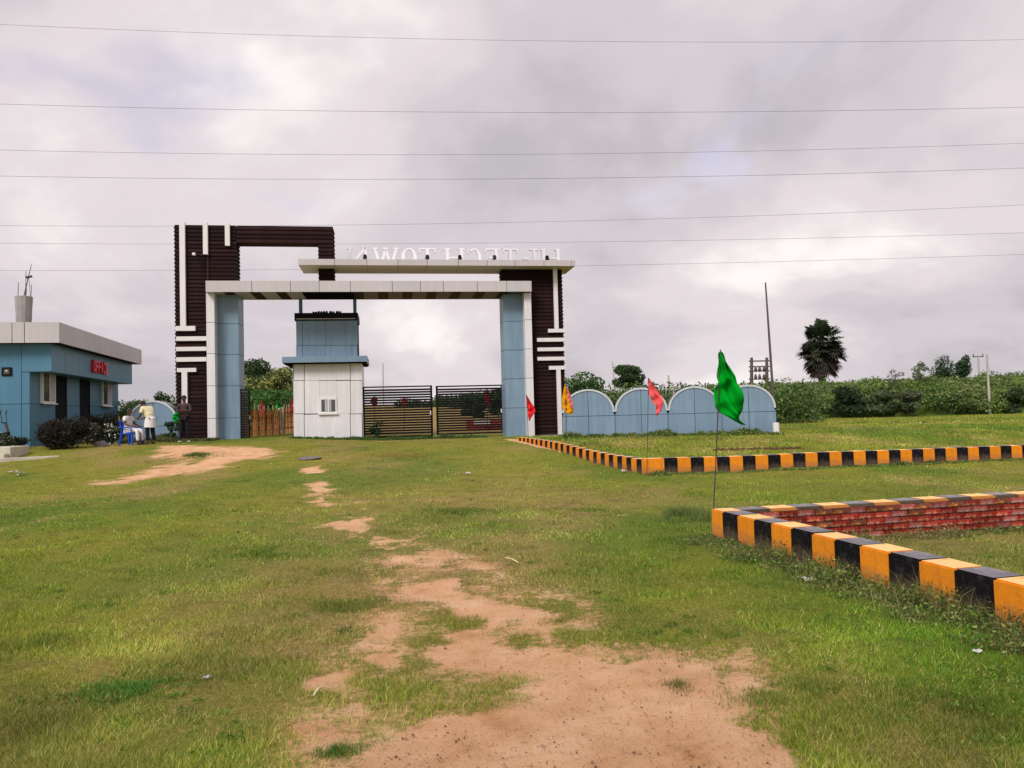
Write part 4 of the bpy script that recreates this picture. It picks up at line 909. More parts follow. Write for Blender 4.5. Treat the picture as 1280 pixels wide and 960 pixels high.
# hedge line behind the arches
blobs = []
for i in range(150):
    px = r.uniform(700, 1010); Y = r.uniform(44, 54); top = r.uniform(489, 504); p = at(px, top, Y); s_ = r.uniform(.5, 1.1); blobs.append((p.x, Y, p.z-s_*.3, s_*1.2, s_, s_))
    if i % 2: blobs.append((p.x, Y-.5, p.z-s_*1.2, s_*1.2, s_, s_))
o = leaves('hedge_scrub', None, (0, 0, 0), blobs, 34000, .11, [(0.045, 0.085, 0.018), (0.07, 0.12, 0.025), (0.02, 0.04, 0.012), (0.11, 0.14, 0.06)], seed=34); tag(o, 'dark green hedge scrub behind the arched wall', 'scrub', kind='stuff')
tree('shrub', 'bright green bushy shrub just right of the right brown tower', 728, None, 42, 3.0, 3.8, .9, [(0.04, 0.085, 0.02), (0.06, 0.12, 0.03)], 5, 4200, .10, 12, 'shrub')
tree('round_tree', 'small dark round tree with layered branches behind the arched wall', 786, 1.0, 62, 4.2, 2.9, .55, [(0.018, 0.04, 0.012), (0.03, 0.06, 0.018)], 6, 4200, .11, 16)
tree('dark_tree', 'small dark bushy tree on the right skyline, left one of a pair', 1181, 2.7, 84, 3.9, 3.0, .95, [(0.02, 0.045, 0.02), (0.03, 0.06, 0.025)], 8, 2100, .14, 16, shape='round', group='pair of small dark trees')
tree('dark_tree', 'small dark bushy tree on the right skyline, right one of a pair', 1206, 2.7, 84, 4.1, 2.5, .95, [(0.02, 0.045, 0.02), (0.03, 0.06, 0.025)], 9, 2100, .14, 16, shape='round', group='pair of small dark trees')
tree('sapling', 'sparse pale sapling leaning on the top of the bank', 1151, 2.6, 64, 2.3, 1.6, .8, [(0.10, 0.13, 0.05), (0.07, 0.1, 0.04)], 10, 500, .10, 8, 'sapling')
tree('sapling', 'thin grey twiggy sapling on the bank, left of the pale one', 1121, 2.6, 64, 1.7, 1.3, .8, [(0.10, 0.11, 0.07)], 11, 220, .09, 8, 'sapling')
for i, (px, pyb, Y, h_, w_, lab, cols) in enumerate(((1052,505,56.5,1.9,4.2,'large very dark shrub at the foot of the bank below the palm',[(0.018,.035,.012)]), (1100,508,56.0,1.7,3.4,'dull olive shrub at the foot of the bank, right of the dark one',[(.07,.09,.04),(.05,.07,.03)]), (1130,510,55.5,1.5,3.0,'grey-green shrub at the foot of the bank in its middle',[(.08,.09,.055),(.05,.07,.03)]), (1205,500,57.5,1.5,4.0,'pale green shrub halfway up the bank behind the white pole',[(.12,.15,.06),(.06,.09,.03)]), (1268,505,57,1.6,3.4,'dark shrub on the bank at the right edge of the view',[(.03,.05,.02)]), (1005,505,55,1.2,3.2,'pale weedy shrub in front of the bank, left of the palm',[(.13,.15,.07),(.07,.10,.03)]))):
    z0 = at(px, 521, Y).z; tree('bank_shrub', lab, px, z0, Y, h_+.5, w_, .95, cols, 40+i, 2600, .12, 12, 'shrub', 'shrubs along the foot of the bank', trunk=False)
# palm
pY = 74; pp = at(1027, 478, pY); top = at(1029, 402, pY); pl = thing('palmyra_palm', 'tall dark palmyra palm with a skirt of brown dead fronds on the skyline', 'palm tree', (pp.x, pY, pp.z-1.5)); H = top.z-pp.z+1.5
mb = MB(); mb.tube([(0, 0, -.5), (.05, 0, H*.4), (.1, 0, H-1.6)], [.32, .25, .22], 10); mb.build('trunk', M['trunk'], pl)
def fans(n, zc, spread, el0, el1, size, cols, seed, name):
    r = np.random.default_rng(seed); V = []; Fs = []; Cc = []
    for i in range(n):
        a = r.uniform(0, 6.283); e = math.radians(r.uniform(el0, el1)); L_ = r.uniform(.7, 1.15)*spread
        d = Vector((math.cos(a)*math.cos(e), math.sin(a)*math.cos(e), math.sin(e))); c = Vector((.1, 0, zc+r.uniform(-.25, .25))) + d*L_
        up_ = Vector((0, 0, 1)); s = d.cross(up_).normalized(); nrm = s.cross(d); tilt = r.uniform(-.8, .8); s = (s*math.cos(tilt)+nrm*math.sin(tilt))
        col = np.array(cols[r.integers(0, len(cols))])*r.uniform(.7, 1.3)
        o = Vector((.1, 0, zc)); b = len(V); V += [tuple(o-s*.03), tuple(o+s*.03), tuple(c+s*.03), tuple(c-s*.03)]; Fs.append((b, b+1, b+2, b+3)); Cc += [col*1.1]*4
        for k in range(13):
            t_ = math.radians(-115+230*k/12); sz = size*r.uniform(.85, 1.1); v = d*math.cos(t_)+s*math.sin(t_); tipp = c+v*sz-Vector((0, 0, .22*sz)); w_ = v.cross(nrm).normalized()*sz*.11; mid = c+v*sz*.6
            b = len(V); V += [tuple(c), tuple(mid-w_), tuple(tipp), tuple(mid+w_)]; Fs.append((b, b+1, b+2, b+3)); Cc += [col]*4
    link(name, raw_mesh(name, np.array(V), np.array(Fs), M['leaf'], np.array(Cc)), pl)
fans(80, H-1.9, 1.35, -35, 88, .85, [(.022, .04, .018), (.03, .05, .02), (.015, .028, .014)], 3, 'crown')
fans(80, H-2.75, 1.55, -55, 30, .85, [(.035, .04, .022), (.05, .04, .03), (.03, .03, .02)], 4, 'crown')
fans(40, H-3.5, 1.35, -75, -25, .75, [(.075, .045, .04), (.055, .035, .03), (.09, .06, .05)], 5, 'dead_frond_skirt')
# trees beyond the left gap, field edge
tree('dense_tree', 'large dark round tree beyond the left gap of the gateway', 322, 1.0, 56, 4.7, 4.6, .85, [(.03, .065, .018), (.05, .09, .025), (.02, .04, .012)], 21, 9000, .11, 22)
tree('flowering_tree', 'tree with pale yellow blossom heads left of the guard hut', 352, 1.0, 52, 4.0, 4.4, .85, [(.05, .085, .02), (.20, .21, .06), (.035, .06, .016), (.26, .26, .10)], 22, 8000, .10, 20)
tree('flowering_tree', 'lower tree with yellow blossom between the dark tree and the hut', 334, 1.0, 50.5, 3.6, 2.6, .8, [(.22, .21, .05), (.05, .08, .02), (.03, .06, .015)], 23, 4500, .10, 12)
blobs = []
for i in range(60):
    px = r.uniform(296, 372); Y = r.uniform(42, 48); p = at(px, r.uniform(496, 522), Y); blobs.append((p.x, Y, p.z, .8, .7, .55))
o = leaves('green_hedge', None, (0, 0, 0), blobs, 15000, .09, [(.045, .11, .02), (.06, .14, .03), (.03, .07, .015)], seed=35); tag(o, 'bright green thicket behind the orange picket fence', 'thicket', kind='stuff')
blobs = []
for i in range(46):
    px = r.uniform(150, 228); Y = r.uniform(38, 44); p = at(px, r.uniform(508, 526), Y); blobs.append((p.x, Y, p.z, .5, .5, .42))
for i in range(10):
    px = r.uniform(196, 214); Y = 41; p = at(px, r.uniform(491, 506), Y); blobs.append((p.x, Y, p.z, .2, .2, .25))
o = leaves('green_thicket', None, (0, 0, 0), blobs, 12000, .08, [(.09, .17, .04), (.12, .20, .06), (.05, .10, .02)], seed=36); tag(o, 'green thicket behind the single arch wall beside the office', 'thicket', kind='stuff')
# field edge seen through the gate
blobs = []
for i in range(130):
    px = r.uniform(500, 660); Y = r.uniform(92, 100); k = min(1, max(0, (px-520)/90)); p = at(px, r.uniform(503-6*k, 509), Y); s_ = r.uniform(.4, .9)*(1+.6*k); blobs.append((p.x, Y, p.z, s_*1.3, s_, s_*.8))
o = leaves('field_edge_scrub', None, (0, 0, 0), blobs, 14000, .16, [(.03, .055, .025), (.05, .08, .03)], seed=37); tag(o, 'dark distant scrub line seen above the slatted gate', 'scrub', kind='stuff')
tree('field_tree', 'dark green tree seen through the right gate leaf, left of the red flag', 592, None, 58, 1.7, 2.2, .97, [(.02, .06, .02), (.03, .075, .025)], 51, 3000, .12, 12)
tree('field_tree', 'bushy green tree seen through the gate behind the right blue column', 622, None, 60, 2.4, 3.0, .97, [(.03, .08, .025), (.045, .1, .03)], 52, 3000, .12, 12)
tree('weed_bush', 'dark leafy weed growing behind the gate next to the guard hut', 470, .42, 33.9, 1.0, .75, .9, [(.012, .03, .012), (.03, .05, .02)], 53, 500, .05, 8, 'weed')
t = thing('brick_plinth', 'low red brick foundation with a white patch seen through the right gate leaf', 'brick wall', tuple(at(606, 530, 42)), R(9)); t.location.z = gzf(t.location.x, 42)
MB().box(-1.0, 1.0, 0, .25, -.3, .55).build('brick_wall_face', M['brick'], t); MB().box(-.6, .3, -.02, -.003, .2, .5).build('white_patch', M['trim'], t)
MB().box(-.1, 2.0, -.8, -.55, -.3, .3).build('brick_wall_step', M['brick'], t)

# ------------------------------------------------------------------ bushes by the office
def bush(label, px, Y, h_, w_, cols, seed, n=6000, leaf=.045, name='ornamental_bush', flowers=0, fcol=(.55, .53, .52)):
    p = at(px, 550, Y); z0 = gzf(p.x, Y); t = thing(name, label, 'bush', (p.x, Y, z0-.05)); r = random.Random(seed)
    bl = [(0, 0, h_*.45, w_*.42, w_*.38, h_*.45)] + [(r.uniform(-.34, .34)*w_, r.uniform(-.25, .25)*w_, r.uniform(.3, .72)*h_, w_*.2, w_*.2, h_*.26) for _ in range(12)]
    leaves('foliage', t, (0, 0, 0), bl, n, leaf, cols, seed=seed, hollow=.35)
    if flowers:
        V, Fq, c = leaf_cloud([(b[0], b[1]-.05, b[2]+.04, b[3]*1.03, b[4]*1.05, b[5]*1.04) for b in bl], flowers, leaf*1.25, [fcol], seed=seed+5, hollow=.97); link('blossoms', raw_mesh('blossoms', V, Fq, M['leaf'], c), t)
    mb = MB()
    for b in bl[1:7]: mb.tube([(0, 0, -.1), (b[0]*.4, b[1]*.4, b[2]*.5), (b[0], b[1], b[2])], [.025, .018, .008], 5)
    mb.build('stems', M['trunk'], t)
PURP = [(.012, .010, .008), (.020, .015, .012), (.010, .016, .007), (.028, .018, .015), (.016, .022, .010)]
bush('broad dark purple-brown bush against the office wall', 78, 27.2, 1.25, 2.0, PURP, 61, 11000)
bush('dark green-brown bush behind the white flowers at the far end of the office', 127, 31.5, 1.35, 2.1, [(.018, .02, .012), (.03, .03, .015), (.04, .028, .02)], 62, 9000)
bush('small bush dotted with white flowers beside the blue chair', 141, 29.3, .85, .8, [(.03, .045, .02), (.045, .06, .03)], 63, 2600, .035, 'flowering_bush', 120)
bush('low white-flowered bush between the two dark bushes', 116, 29.0, .95, .8, [(.03, .03, .02), (.05, .045, .03)], 64, 2400, .035, 'flowering_bush', 80)
bush('white-flowered plant at the left edge in front of the office', 2, 26.5, .8, .9, [(.02, .035, .015), (.04, .05, .02)], 65, 2400, .035, 'flowering_bush', 90)
bush('small dark plant at the corner between the slab and the office', 22, 27.6, .5, .7, [(.02, .03, .015), (.04, .04, .02)], 66, 1600, .035)
tree('leafy_weed', 'tall dark leafy weed in front of the single arch wall', 212, .62, 30.6, .85, .95, .8, [(.015, .04, .02), (.03, .06, .02)], 67, 700, .055, 8, 'weed')
# stones
def stone(label, px, py, Y, s, seed):
    p = at(px, py, Y); bm = bmesh.new(); bmesh.ops.create_icosphere(bm, subdivisions=3, radius=1)
    for v in bm.verts:
        k = 1+.28*mnoise.noise(v.co*1.3+Vector((seed*7, 0, 0)))+.08*mnoise.noise(v.co*4+Vector((seed, 0, 0))); v.co = Vector((v.co.x*s[0]*k, v.co.y*s[1]*k, v.co.z*s[2]*k))
    me = bpy.data.meshes.new('stone'); bm.to_mesh(me); bm.free(); me.materials.append(M['stone']); o = link('stone', me, None, (p.x, Y, gzf(p.x, Y)+s[2]*.35)); tag(o, label, 'stone')
stone('large grey stone lying under the white-flowered bushes', 127, 555, 27.9, (.26, .2, .15), 1)
stone('flat grey stone on the bare spot right of the dirt path', 388, 582, 23.6, (.36, .26, .07), 2)
stone('pale rubble stone beside the concrete step near the office corner', 9, 565, 26, (.22, .2, .14), 3)
# step and slab at left
p = at(35, 574, 24.5); z = gzf(p.x, 24.5); sl = thing('concrete_slab', 'long thin pale concrete slab edge lying in front of the office', 'slab', (p.x, 24.5, z), R(28)); MB().box(-1.3, .85, -.16, .16, -.1, .07).build('slab', M['plaster'], sl, bevel=.01)
p = at(0, 566, 24.6); st_ = thing('entrance_step', 'pale greenish concrete step at the left edge of the view', 'step', (p.x-.9, 24.9, gzf(p.x, 24.9)), R(12.8)); MB().box(-1.5, 1.15, -.6, .9, -.2, .36).build('tread', M['plaster'], st_, bevel=.02); MB().box(-1.5, 1.1, -.95, -.603, -.2, .16).build('tread', M['plaster'], st_, bevel=.02)
# helmet-like black bag at left edge: parked scooter mirror
p = at(1, 515, 26.8); bk = thing('scooter', 'part of a black scooter with a round mirror, cut off by the left edge', 'scooter', (p.x-.35, 26.8, gzf(p.x, 26.8)), R(-70))
zc = p.z-gzf(p.x, 26.8)
MB().tube([(0, .55, .25), (0, .5, .5), (0, .1, .42), (0, -.5, .55)], [.12, .2, .18, .14], 10).build('body', M['black'], bk)
for yy in (-.62, .62):
    mb = MB(); ring = [(0, yy+.24*math.cos(t), .24+.24*math.sin(t)) for t in np.linspace(0, 6.283, 17)]; mb.tube(ring, .05, 6, False); mb.build('wheel', M['black'], bk)
MB().tube([(0, .6, .25), (0, .45, .95)], .045, 8).build('fork', M['rust'], bk); MB().tube([(-.32, .4, 1.0), (0, .45, .97), (.32, .4, 1.0)], .02, 6).build('handlebar', M['black'], bk)
MB().box(-.14, .14, -.45, .15, .68, .78).build('seat', M['black'], bk, bevel=.03)
for s in (-1, 1):
    m_ = MB().tube([(s*.28, .4, 1.0), (s*.34, .38, zc-.05)], .01, 5).build('mirror', M['black'], bk); MB().tube([(s*.34, .36, zc), (s*.34, .39, zc)], .085, 12).build('mirror_glass', M['glass'], m_)

# ------------------------------------------------------------------ people
def skin_obj(name, m, parent, V, E, Rr, lvl=2, root=0):
    me = bpy.data.meshes.new(name); me.from_pydata([tuple(v) for v in V], E, []); o = link(name, me, parent)
    md = o.modifiers.new('Skin', 'SKIN'); md.use_smooth_shade = True
    if not me.skin_vertices: pass
    lay = me.skin_vertices[0].data
    for i, r_ in enumerate(Rr): lay[i].radius = r_ if isinstance(r_, tuple) else (r_, r_)
    for i in range(len(V)): lay[i].use_root = (i == root)
    s = o.modifiers.new('Sub', 'SUBSURF'); s.levels = lvl; s.render_levels = lvl; me.materials.append(m); return o
def person(label, loc, rz, J, shirt, pants, hairm, shoe, sleeve=.62, long_shirt=0.0):
    """J: joint dictionary in metres, the figure faces -Y"""
    t = thing('person', label, 'person', loc, rz)
    V = []; E = []; Rr = []
    def add(p, r_, par=None):
        V.append(Vector(p)); Rr.append(r_); i = len(V)-1
        if par is not None: E.append((par, i))
        return i
    J = {k: Vector(v) for k, v in J.items()}
    pel = add(J['pelvis'], (.13, .10)); sp_ = add(J['waist'], (.12, .09), pel); chs = add(J['chest'], (.145, .10), sp_); nk = add(J['neck'], .052, chs)
    hd_d = (J['head']-J['neck']).normalized()
    h0 = add(J['head']-hd_d*.035, (.066, .072), nk); h1 = add(J['head']+hd_d*.045, (.076, .09), h0); add(J['head']+hd_d*.115, (.05, .058), h1)
    for s in ('l', 'r'):
        sh = add(J['sh_'+s], .058, chs); el_ = add(J['el_'+s], .041, sh); wr = add(J['wr_'+s], .027, el_)
        d = (J['wr_'+s]-J['el_'+s]).normalized(); hd = J.get('hd_'+s, d); hd = Vector(hd).normalized(); palm = add(J['wr_'+s]+hd*.07, (.036, .018), wr)
        side = hd.cross(Vector((.3, .6, .7))).normalized()
        for k, (o_, l_) in enumerate(((-.030, .062), (-.010, .075), (.010, .07), (.030, .055))):
            f1 = add(J['wr_'+s]+hd*.105+side*o_, .0095, palm); add(J['wr_'+s]+hd*(.105+l_)+side*o_*1.25+Vector((0, -.01, -.018)), .007, f1)
        th = add(J['wr_'+s]+hd*.05+side*-.05, .011, palm); add(J['wr_'+s]+hd*.085+side*-.075, .008, th)
        hp = add(J['hip_'+s], .082, pel); kn = add(J['kn_'+s], .056, hp); an = add(J['an_'+s], .036, kn); he = add(J['an_'+s]+Vector((0, 0, -.045)), .034, an); add(J['toe_'+s], (.036, .022), he)
    skin_obj('body', M['skin'], t, V, E, Rr)
    # face
    f = Vector(J.get('face', (0, -1, 0))).normalized(); rt = f.cross(Vector((0, 0, 1))).normalized(); hc = J['head']+hd_d*.045
    mb = MB(); mb.tube([tuple(hc+f*.075+Vector((0, 0, .012))), tuple(hc+f*.103-Vector((0, 0, .018)))], [.008, .015], 6); mb.build('nose', M['skin'], t)
    for s in (-1, 1):
        MB().tube([tuple(hc+f*.078+rt*s*.03+Vector((0, 0, .012))), tuple(hc+f*.088+rt*s*.03+Vector((0, 0, .012)))], [.012, .008], 8).build('eye', M['hair'], t)
        MB().tube([tuple(hc+rt*s*.070-Vector((0, 0, .005))), tuple(hc+rt*s*.092-Vector((0, 0, .0)))], [.026, .020], 8).build('ear', M['skin'], t)
    MB().box(-.022, .022, -.004, .004, -.004, .004).build('mouth', M['hair'], t, tuple(hc+f*.084-Vector((0, 0, .048))), math.atan2(rt.y, rt.x))
    # hair cap
    bm = bmesh.new(); bmesh.ops.create_uvsphere(bm, u_segments=18, v_segments=12, radius=1)
    for v in list(bm.verts):
        p = v.co
        if p.dot(f) > .35 and p.z < .45 or p.z < -.35: bm.verts.remove(v)
    for v in bm.verts: v.co = Vector((v.co.x*.094, v.co.y*.104, v.co.z*.098))
    me = bpy.data.meshes.new('hair'); bm.to_mesh(me); bm.free(); me.materials.append(hairm); o = link('hair', me, t, tuple(hc+Vector((0, 0, .022))-f*.008)); so = o.modifiers.new('s', 'SOLIDIFY'); so.thickness = .012
    # shirt
    V = []; E = []; Rr = []
    hem = J['pelvis']+Vector((0, 0, .02)); a = add(hem, (.155, .125)); 
    if long_shirt: MB().tube([tuple(J['waist']), tuple(hem+Vector((0, 0, .02))), tuple(hem-Vector((0, .02, long_shirt*.5))), tuple(hem-Vector((0, .03, long_shirt)))], [.168, .186, .198, .205], 20).build('shirt_tail', M['cloth_white'], t)
    b = add(J['waist'], (.148, .115), a); c_ = add(J['chest'], (.17, .125), b); add(J['neck']-Vector((0, 0, .03)), .068, c_)
    for s in ('l', 'r'):
        sh = add(J['sh_'+s], .076, c_); e_ = J['sh_'+s].lerp(J['el_'+s], min(1, sleeve)); k = add(e_, .066, sh)
        if sleeve > 1: add(J['el_'+s].lerp(J['wr_'+s], sleeve-1), .05, k)
    if long_shirt: Rr = [(q[0]*1.12, q[1]*1.35) if isinstance(q, tuple) else q*1.12 for q in Rr]
    skin_obj('shirt', shirt, t, V, E, Rr, root=0)
    V = []; E = []; Rr = []
    a = add(J['pelvis'], (.145, .115))
    for s in ('l', 'r'): h_ = add(J['hip_'+s], .098, a); k = add(J['kn_'+s], .078, h_); add(J['kn_'+s].lerp(J['an_'+s], .93), .062, k)
    skin_obj('trousers', pants, t, V, E, Rr)
    for s in ('l', 'r'):
        q0 = J['an_'+s]; q1 = J['toe_'+s]; V = [q0+Vector((0, .03, -.05)), (q0+q1)/2+Vector((0, 0, -.035)), q1]; skin_obj('shoe', shoe, t, V, [(0, 1), (1, 2)], [(.046, .042), (.05, .036), (.045, .028)])
    return t
p = at(231, 556, 28.9); g0 = gzf(p.x, 28.9)
person('man in dark brown shirt and black trousers standing with folded arms by the left tower', (p.x, 28.9, g0+.01), 0,
  dict(pelvis=(0, 0, .93), waist=(0, -.01, 1.10), chest=(0, 0, 1.30), neck=(0, -.01, 1.49), head=(0, -.03, 1.60), sh_l=(.19, 0, 1.42), sh_r=(-.19, 0, 1.42), el_l=(.27, -.08, 1.16), el_r=(-.27, -.08, 1.16),
       wr_l=(.03, -.24, 1.20), wr_r=(-.03, -.22, 1.16), hip_l=(.10, 0, .90), hip_r=(-.10, 0, .90), kn_l=(.13, -.03, .50), kn_r=(-.13, -.02, .50), an_l=(.16, .02, .09), an_r=(-.14, .02, .09), toe_l=(.20, -.15, .035), toe_r=(-.18, -.15, .035), hd_l=(-1, .05, .1), hd_r=(1, .05, .1)),
  M['cloth_brown'], M['cloth_dark'], M['hair'], M['shoe'], 1.85)
p = at(187, 559, 28.3); g0 = gzf(p.x, 28.3)
person('man in a loose cream shirt and dark trousers bending towards the seated man', (p.x, 28.3, g0+.01), R(-112),
  dict(pelvis=(0, .06, .90), waist=(0, .02, 1.06), chest=(0, -.09, 1.24), neck=(0, -.21, 1.38), head=(0, -.29, 1.45), face=(0, -.8, -.6), sh_l=(.19, -.13, 1.33), sh_r=(-.19, -.13, 1.33), el_l=(.25, -.16, 1.06), el_r=(-.25, -.16, 1.06),
       wr_l=(.14, -.36, .98), wr_r=(-.14, -.36, .98), hip_l=(.09, .05, .87), hip_r=(-.09, .05, .87), kn_l=(.10, .0, .48), kn_r=(-.10, .05, .48), an_l=(.10, .04, .09), an_r=(-.11, .12, .09), toe_l=(.11, -.13, .035), toe_r=(-.12, -.05, .035)),
  M['cloth_cream'], M['cloth_dark'], M['hair'], M['sandal'], .75, .30)
# plastic chair
p = at(164, 557, 28.4); g0 = gzf(p.x, 28.4); CZ = R(78)
chr_ = thing('plastic_chair', 'blue plastic armchair carrying the seated man', 'chair', (p.x, 28.4, g0), CZ)
MB().prism([(-.22, .40), (.22, .40), (.22, .44), (.15, .425), (-.15, .425), (-.22, .44)], -.22, .23).build('seat', M['plastic_blue'], chr_)
mb = MB()
for k in range(7):
    a0, a1 = -.23+.46*k/7, -.23+.46*(k+1)/7-.025
    mb.v += [(a0, .20, .44), (a1, .20, .44), (a1, .235, .44), (a0, .235, .44), (a0*.95, .30, .86), (a1*.95, .30, .86), (a1*.95, .33, .86), (a0*.95, .33, .86)]; b = len(mb.v)-8
    mb.f += [tuple(b+i for i in q) for q in ((0,3,2,1),(4,5,6,7),(0,1,5,4),(1,2,6,5),(2,3,7,6),(3,0,4,7))]
mb.tube([(-.24, .31, .86), (0, .335, .90), (.24, .31, .86)], .028, 8); mb.build('backrest', M['plastic_blue'], chr_)
for s in (-1, 1):
    MB().tube([(s*.27, -.22, .42), (s*.28, -.22, .62), (s*.28, .0, .65), (s*.26, .29, .66)], .026, 8).build('armrest', M['plastic_blue'], chr_)
    MB().tube([(s*.23, -.21, .43), (s*.27, -.26, .0)], [.045, .032], 8).build('leg', M['plastic_blue'], chr_); MB().tube([(s*.22, .22, .43), (s*.25, .30, .0)], [.045, .032], 8).build('leg', M['plastic_blue'], chr_)
person('seated man in white clothes on the blue plastic chair', (p.x, 28.4, g0), CZ,
  dict(pelvis=(0, .10, .54), waist=(0, .13, .70), chest=(0, .12, .90), neck=(0, .10, 1.09), head=(0, .06, 1.20), sh_l=(.19, .12, 1.01), sh_r=(-.19, .12, 1.01), el_l=(.27, .05, .76), el_r=(-.27, .05, .76),
       wr_l=(.22, -.19, .70), wr_r=(-.22, -.19, .70), hip_l=(.10, .06, .53), hip_r=(-.10, .06, .53), kn_l=(.12, -.36, .53), kn_r=(-.12, -.36, .53), an_l=(.10, -.42, .10), an_r=(-.12, -.38, .10), toe_l=(.10, -.58, .04), toe_r=(-.12, -.54, .04)),
  M['cloth_white'], M['cloth_white'], M['grey_hair'], M['sandal'], .6, 0)

# ------------------------------------------------------------------ weeds along the kerb, tufts, litter
def weed_line(label, name, n, P0, dirv, length, off0, off1, h0, h1, cols, size=.03, seed=1, cat='weeds'):
    r = np.random.default_rng(seed); blobs = []
    for i in range(n):
        s = r.uniform(0, length); q = r.uniform(0, 1)**1.5; o_ = off0+(off1-off0)*q; c = fbm(np.array([s*1.1]), np.array([seed*3.0]), seed)[0]
        p = P0 + dirv*s; side = Vector((dirv.y, -dirv.x, 0)); p = p + side*o_; hh = (h0+(h1-h0)*r.random()*max(.12, (c-.30)*2.6))*(1-.5*q); z = gzf(p.x, p.y)
        blobs.append((p.x, p.y, z+hh*.45, .09+.1*r.random(), .09, hh*.5))
    V, Fq, c = leaf_cloud(blobs, n*55, size, cols, seed=seed, hollow=.1); o = link(name, raw_mesh(name, V, Fq, M['leaf'], c)); tag(o, label, cat, kind='stuff'); 
    B = np.array(blobs); k = r.integers(0, n, n*26); x = B[k, 0]+r.normal(0, .09, len(k)); y = B[k, 1]+r.normal(0, .09, len(k)); h = B[k, 5]*2*r.uniform(.6, 1.5, len(k))
    cc = np.array([(.14, .19, .04), (.34, .29, .13), (.09, .13, .03), (.24, .19, .09)])[r.integers(0, 4, len(k))]*r.uniform(.6, 1.3, (len(k), 1))
    o = link(name+'_stalks', blade_mesh(name+'_stalks', x, y, h, np.full(len(k), .0035+.004*(size > .019)), cc, 1.0)); tag(o, label.replace('leafy weeds', 'thin grass stalks'), 'grass', kind='stuff')
WC = [(.05, .11, .015), (.08, .155, .022), (.13, .20, .035), (.025, .05, .012), (.18, .18, .06)]
perp_out = -1
weed_line('leafy weeds growing along the outer foot of the near kerb', 'kerb_weeds', 215, C1, -AX, 6.0, .03, .42, .04, .27, WC+[(.14,.12,.05),(.09,.12,.025)], .015, 5)
weed_line('leafy weeds at the inner side of the near brick kerb', 'inner_weeds', 70, fp + BX*.8, BX, 5.6, .05, .3, .03, .13, WC+[(.25, .2, .09)], .014, 6)
weed_line('dry leafy weeds in front of the brick face, near the kerb corner', 'dry_inner_weeds', 46, fp + BX*.5, BX, 2.4, .04, .3, .05, .24, [(.30,.22,.10),(.22,.18,.07),(.12,.12,.04)], .013, 12)
weed_line('leafy weeds along the foot of the far striped kerb', 'far_kerb_weeds', 260, C2, BX, 13, .03, .3, .03, .12, WC, .022, 7)
weed_line('leafy weeds at the foot of the arched wall', 'wall_weeds', 260, at(705, 549, 30.2), Vector((1, -.05, 0)), 8.3, .02, .6, .08, .34, WC, .045, 8)
weed_line('leafy weeds at the foot of the guard hut and gate', 'hut_weeds', 260, GATE.world(gu(366, 550, 1.7), 1.68), Vector((GATE.ex[0], GATE.ex[1], 0)), 8.3, .02, .8, .05, .26, [(.03, .08, .015), (.045, .11, .02)], .04, 9)
weed_line('leafy weeds at the foot of the left tower and arch wall', 'tower_weeds', 200, at(162, 552, 30.8), Vector((1, 0.02, 0)), 3.5, .02, .9, .08, .35, [(.03, .06, .015), (.05, .09, .03), (.12, .12, .05)], .04, 10)
def patch(label, name, px, py, rx, ry, n, h0, h1, cols, wid=.004, seed=1, leafn=0):
    p = on_ground(px, py); r = np.random.default_rng(seed); x = p.x+r.normal(0, rx*.62, n); y = p.y+r.normal(0, ry*.62, n)
    k = (fbm(x*3.2/max(.3, rx)*.6, y*3.2/max(.3, rx)*.6, seed+7, 3)+r.uniform(-.08, .08, n)) > .47; x, y = x[k], y[k]; n = len(x); q = np.clip(np.hypot((x-p.x)/rx, (y-p.y)/ry), 0, 1.3)
    cc = np.array(cols)[r.integers(0, len(cols), n)]*r.uniform(.7, 1.3, (n, 1)); o = link(name, blade_mesh(name, x, y, r.uniform(h0, h1, n)*(1.2-q*.7), np.full(n, wid), cc, 1.2)); tag(o, label, 'grass clump', kind='stuff')
patch('tall feathery green clump left of the near kerb corner', 'tall_grass_clump', 862, 648, .42, .5, 3400, .06, .24, [(.16, .24, .05), (.22, .27, .09), (.09, .15, .03)], .005, 3)
patch('green tuft at the lower left edge of the dirt patch', 'green_tuft', 423, 943, .13, .07, 1300, .015, .05, [(.09, .18, .03), (.14, .22, .04)], .003, 4)
patch('dry weed growing alone in the right half of the dirt patch', 'dry_weed', 855, 858, .12, .10, 700, .008, .04, [(.12, .15, .04), (.26, .2, .09)], .0035, 5)
patch('small dark weed in the middle of the dirt patch', 'dark_weed', 660, 925, .06, .05, 110, .01, .035, [(.08, .06, .03), (.05, .05, .02)], .004, 6)
patch('bright green herb clump at the left in the grass', 'herb_clump', 170, 865, .4, .25, 4200, .015, .045, [(.06, .19, .02), (.10, .23, .03)], .005, 7)
patch('green weed patch growing on the reddish soil mound near the people', 'mound_weeds', 243, 570, .7, .5, 2200, .03, .14, [(.12, .2, .04), (.2, .2, .06)], .014, 15)
patch('reddish dry grass patch in front of the gate', 'dry_grass_patch', 500, 570, 1.6, 1.0, 3600, .02, .07, [(.38, .24, .08), (.30, .27, .05)], .014, 8)
for i, (px, py, rx, ry, n_) in enumerate(((60, 800, .5, .3, 2600), (330, 690, .7, .5, 3000), (900, 800, .5, .4, 3000), (1000, 870, .4, .3, 3000), (700, 640, 1.0, .6, 3000), (250, 640, 1.2, .8, 3000), (560, 640, .9, .6, 2400), (430, 760, .5, .3, 2400), (960, 735, .35, .25, 2200))):
    patch('slightly taller lush patch in the short grass', 'grass_patch', px, py, rx, ry, n_, .015, .05, [(.10, .19, .02), (.15, .23, .03), (.2, .22, .04)], .004+.0006*(py < 700)*8, 100+i)
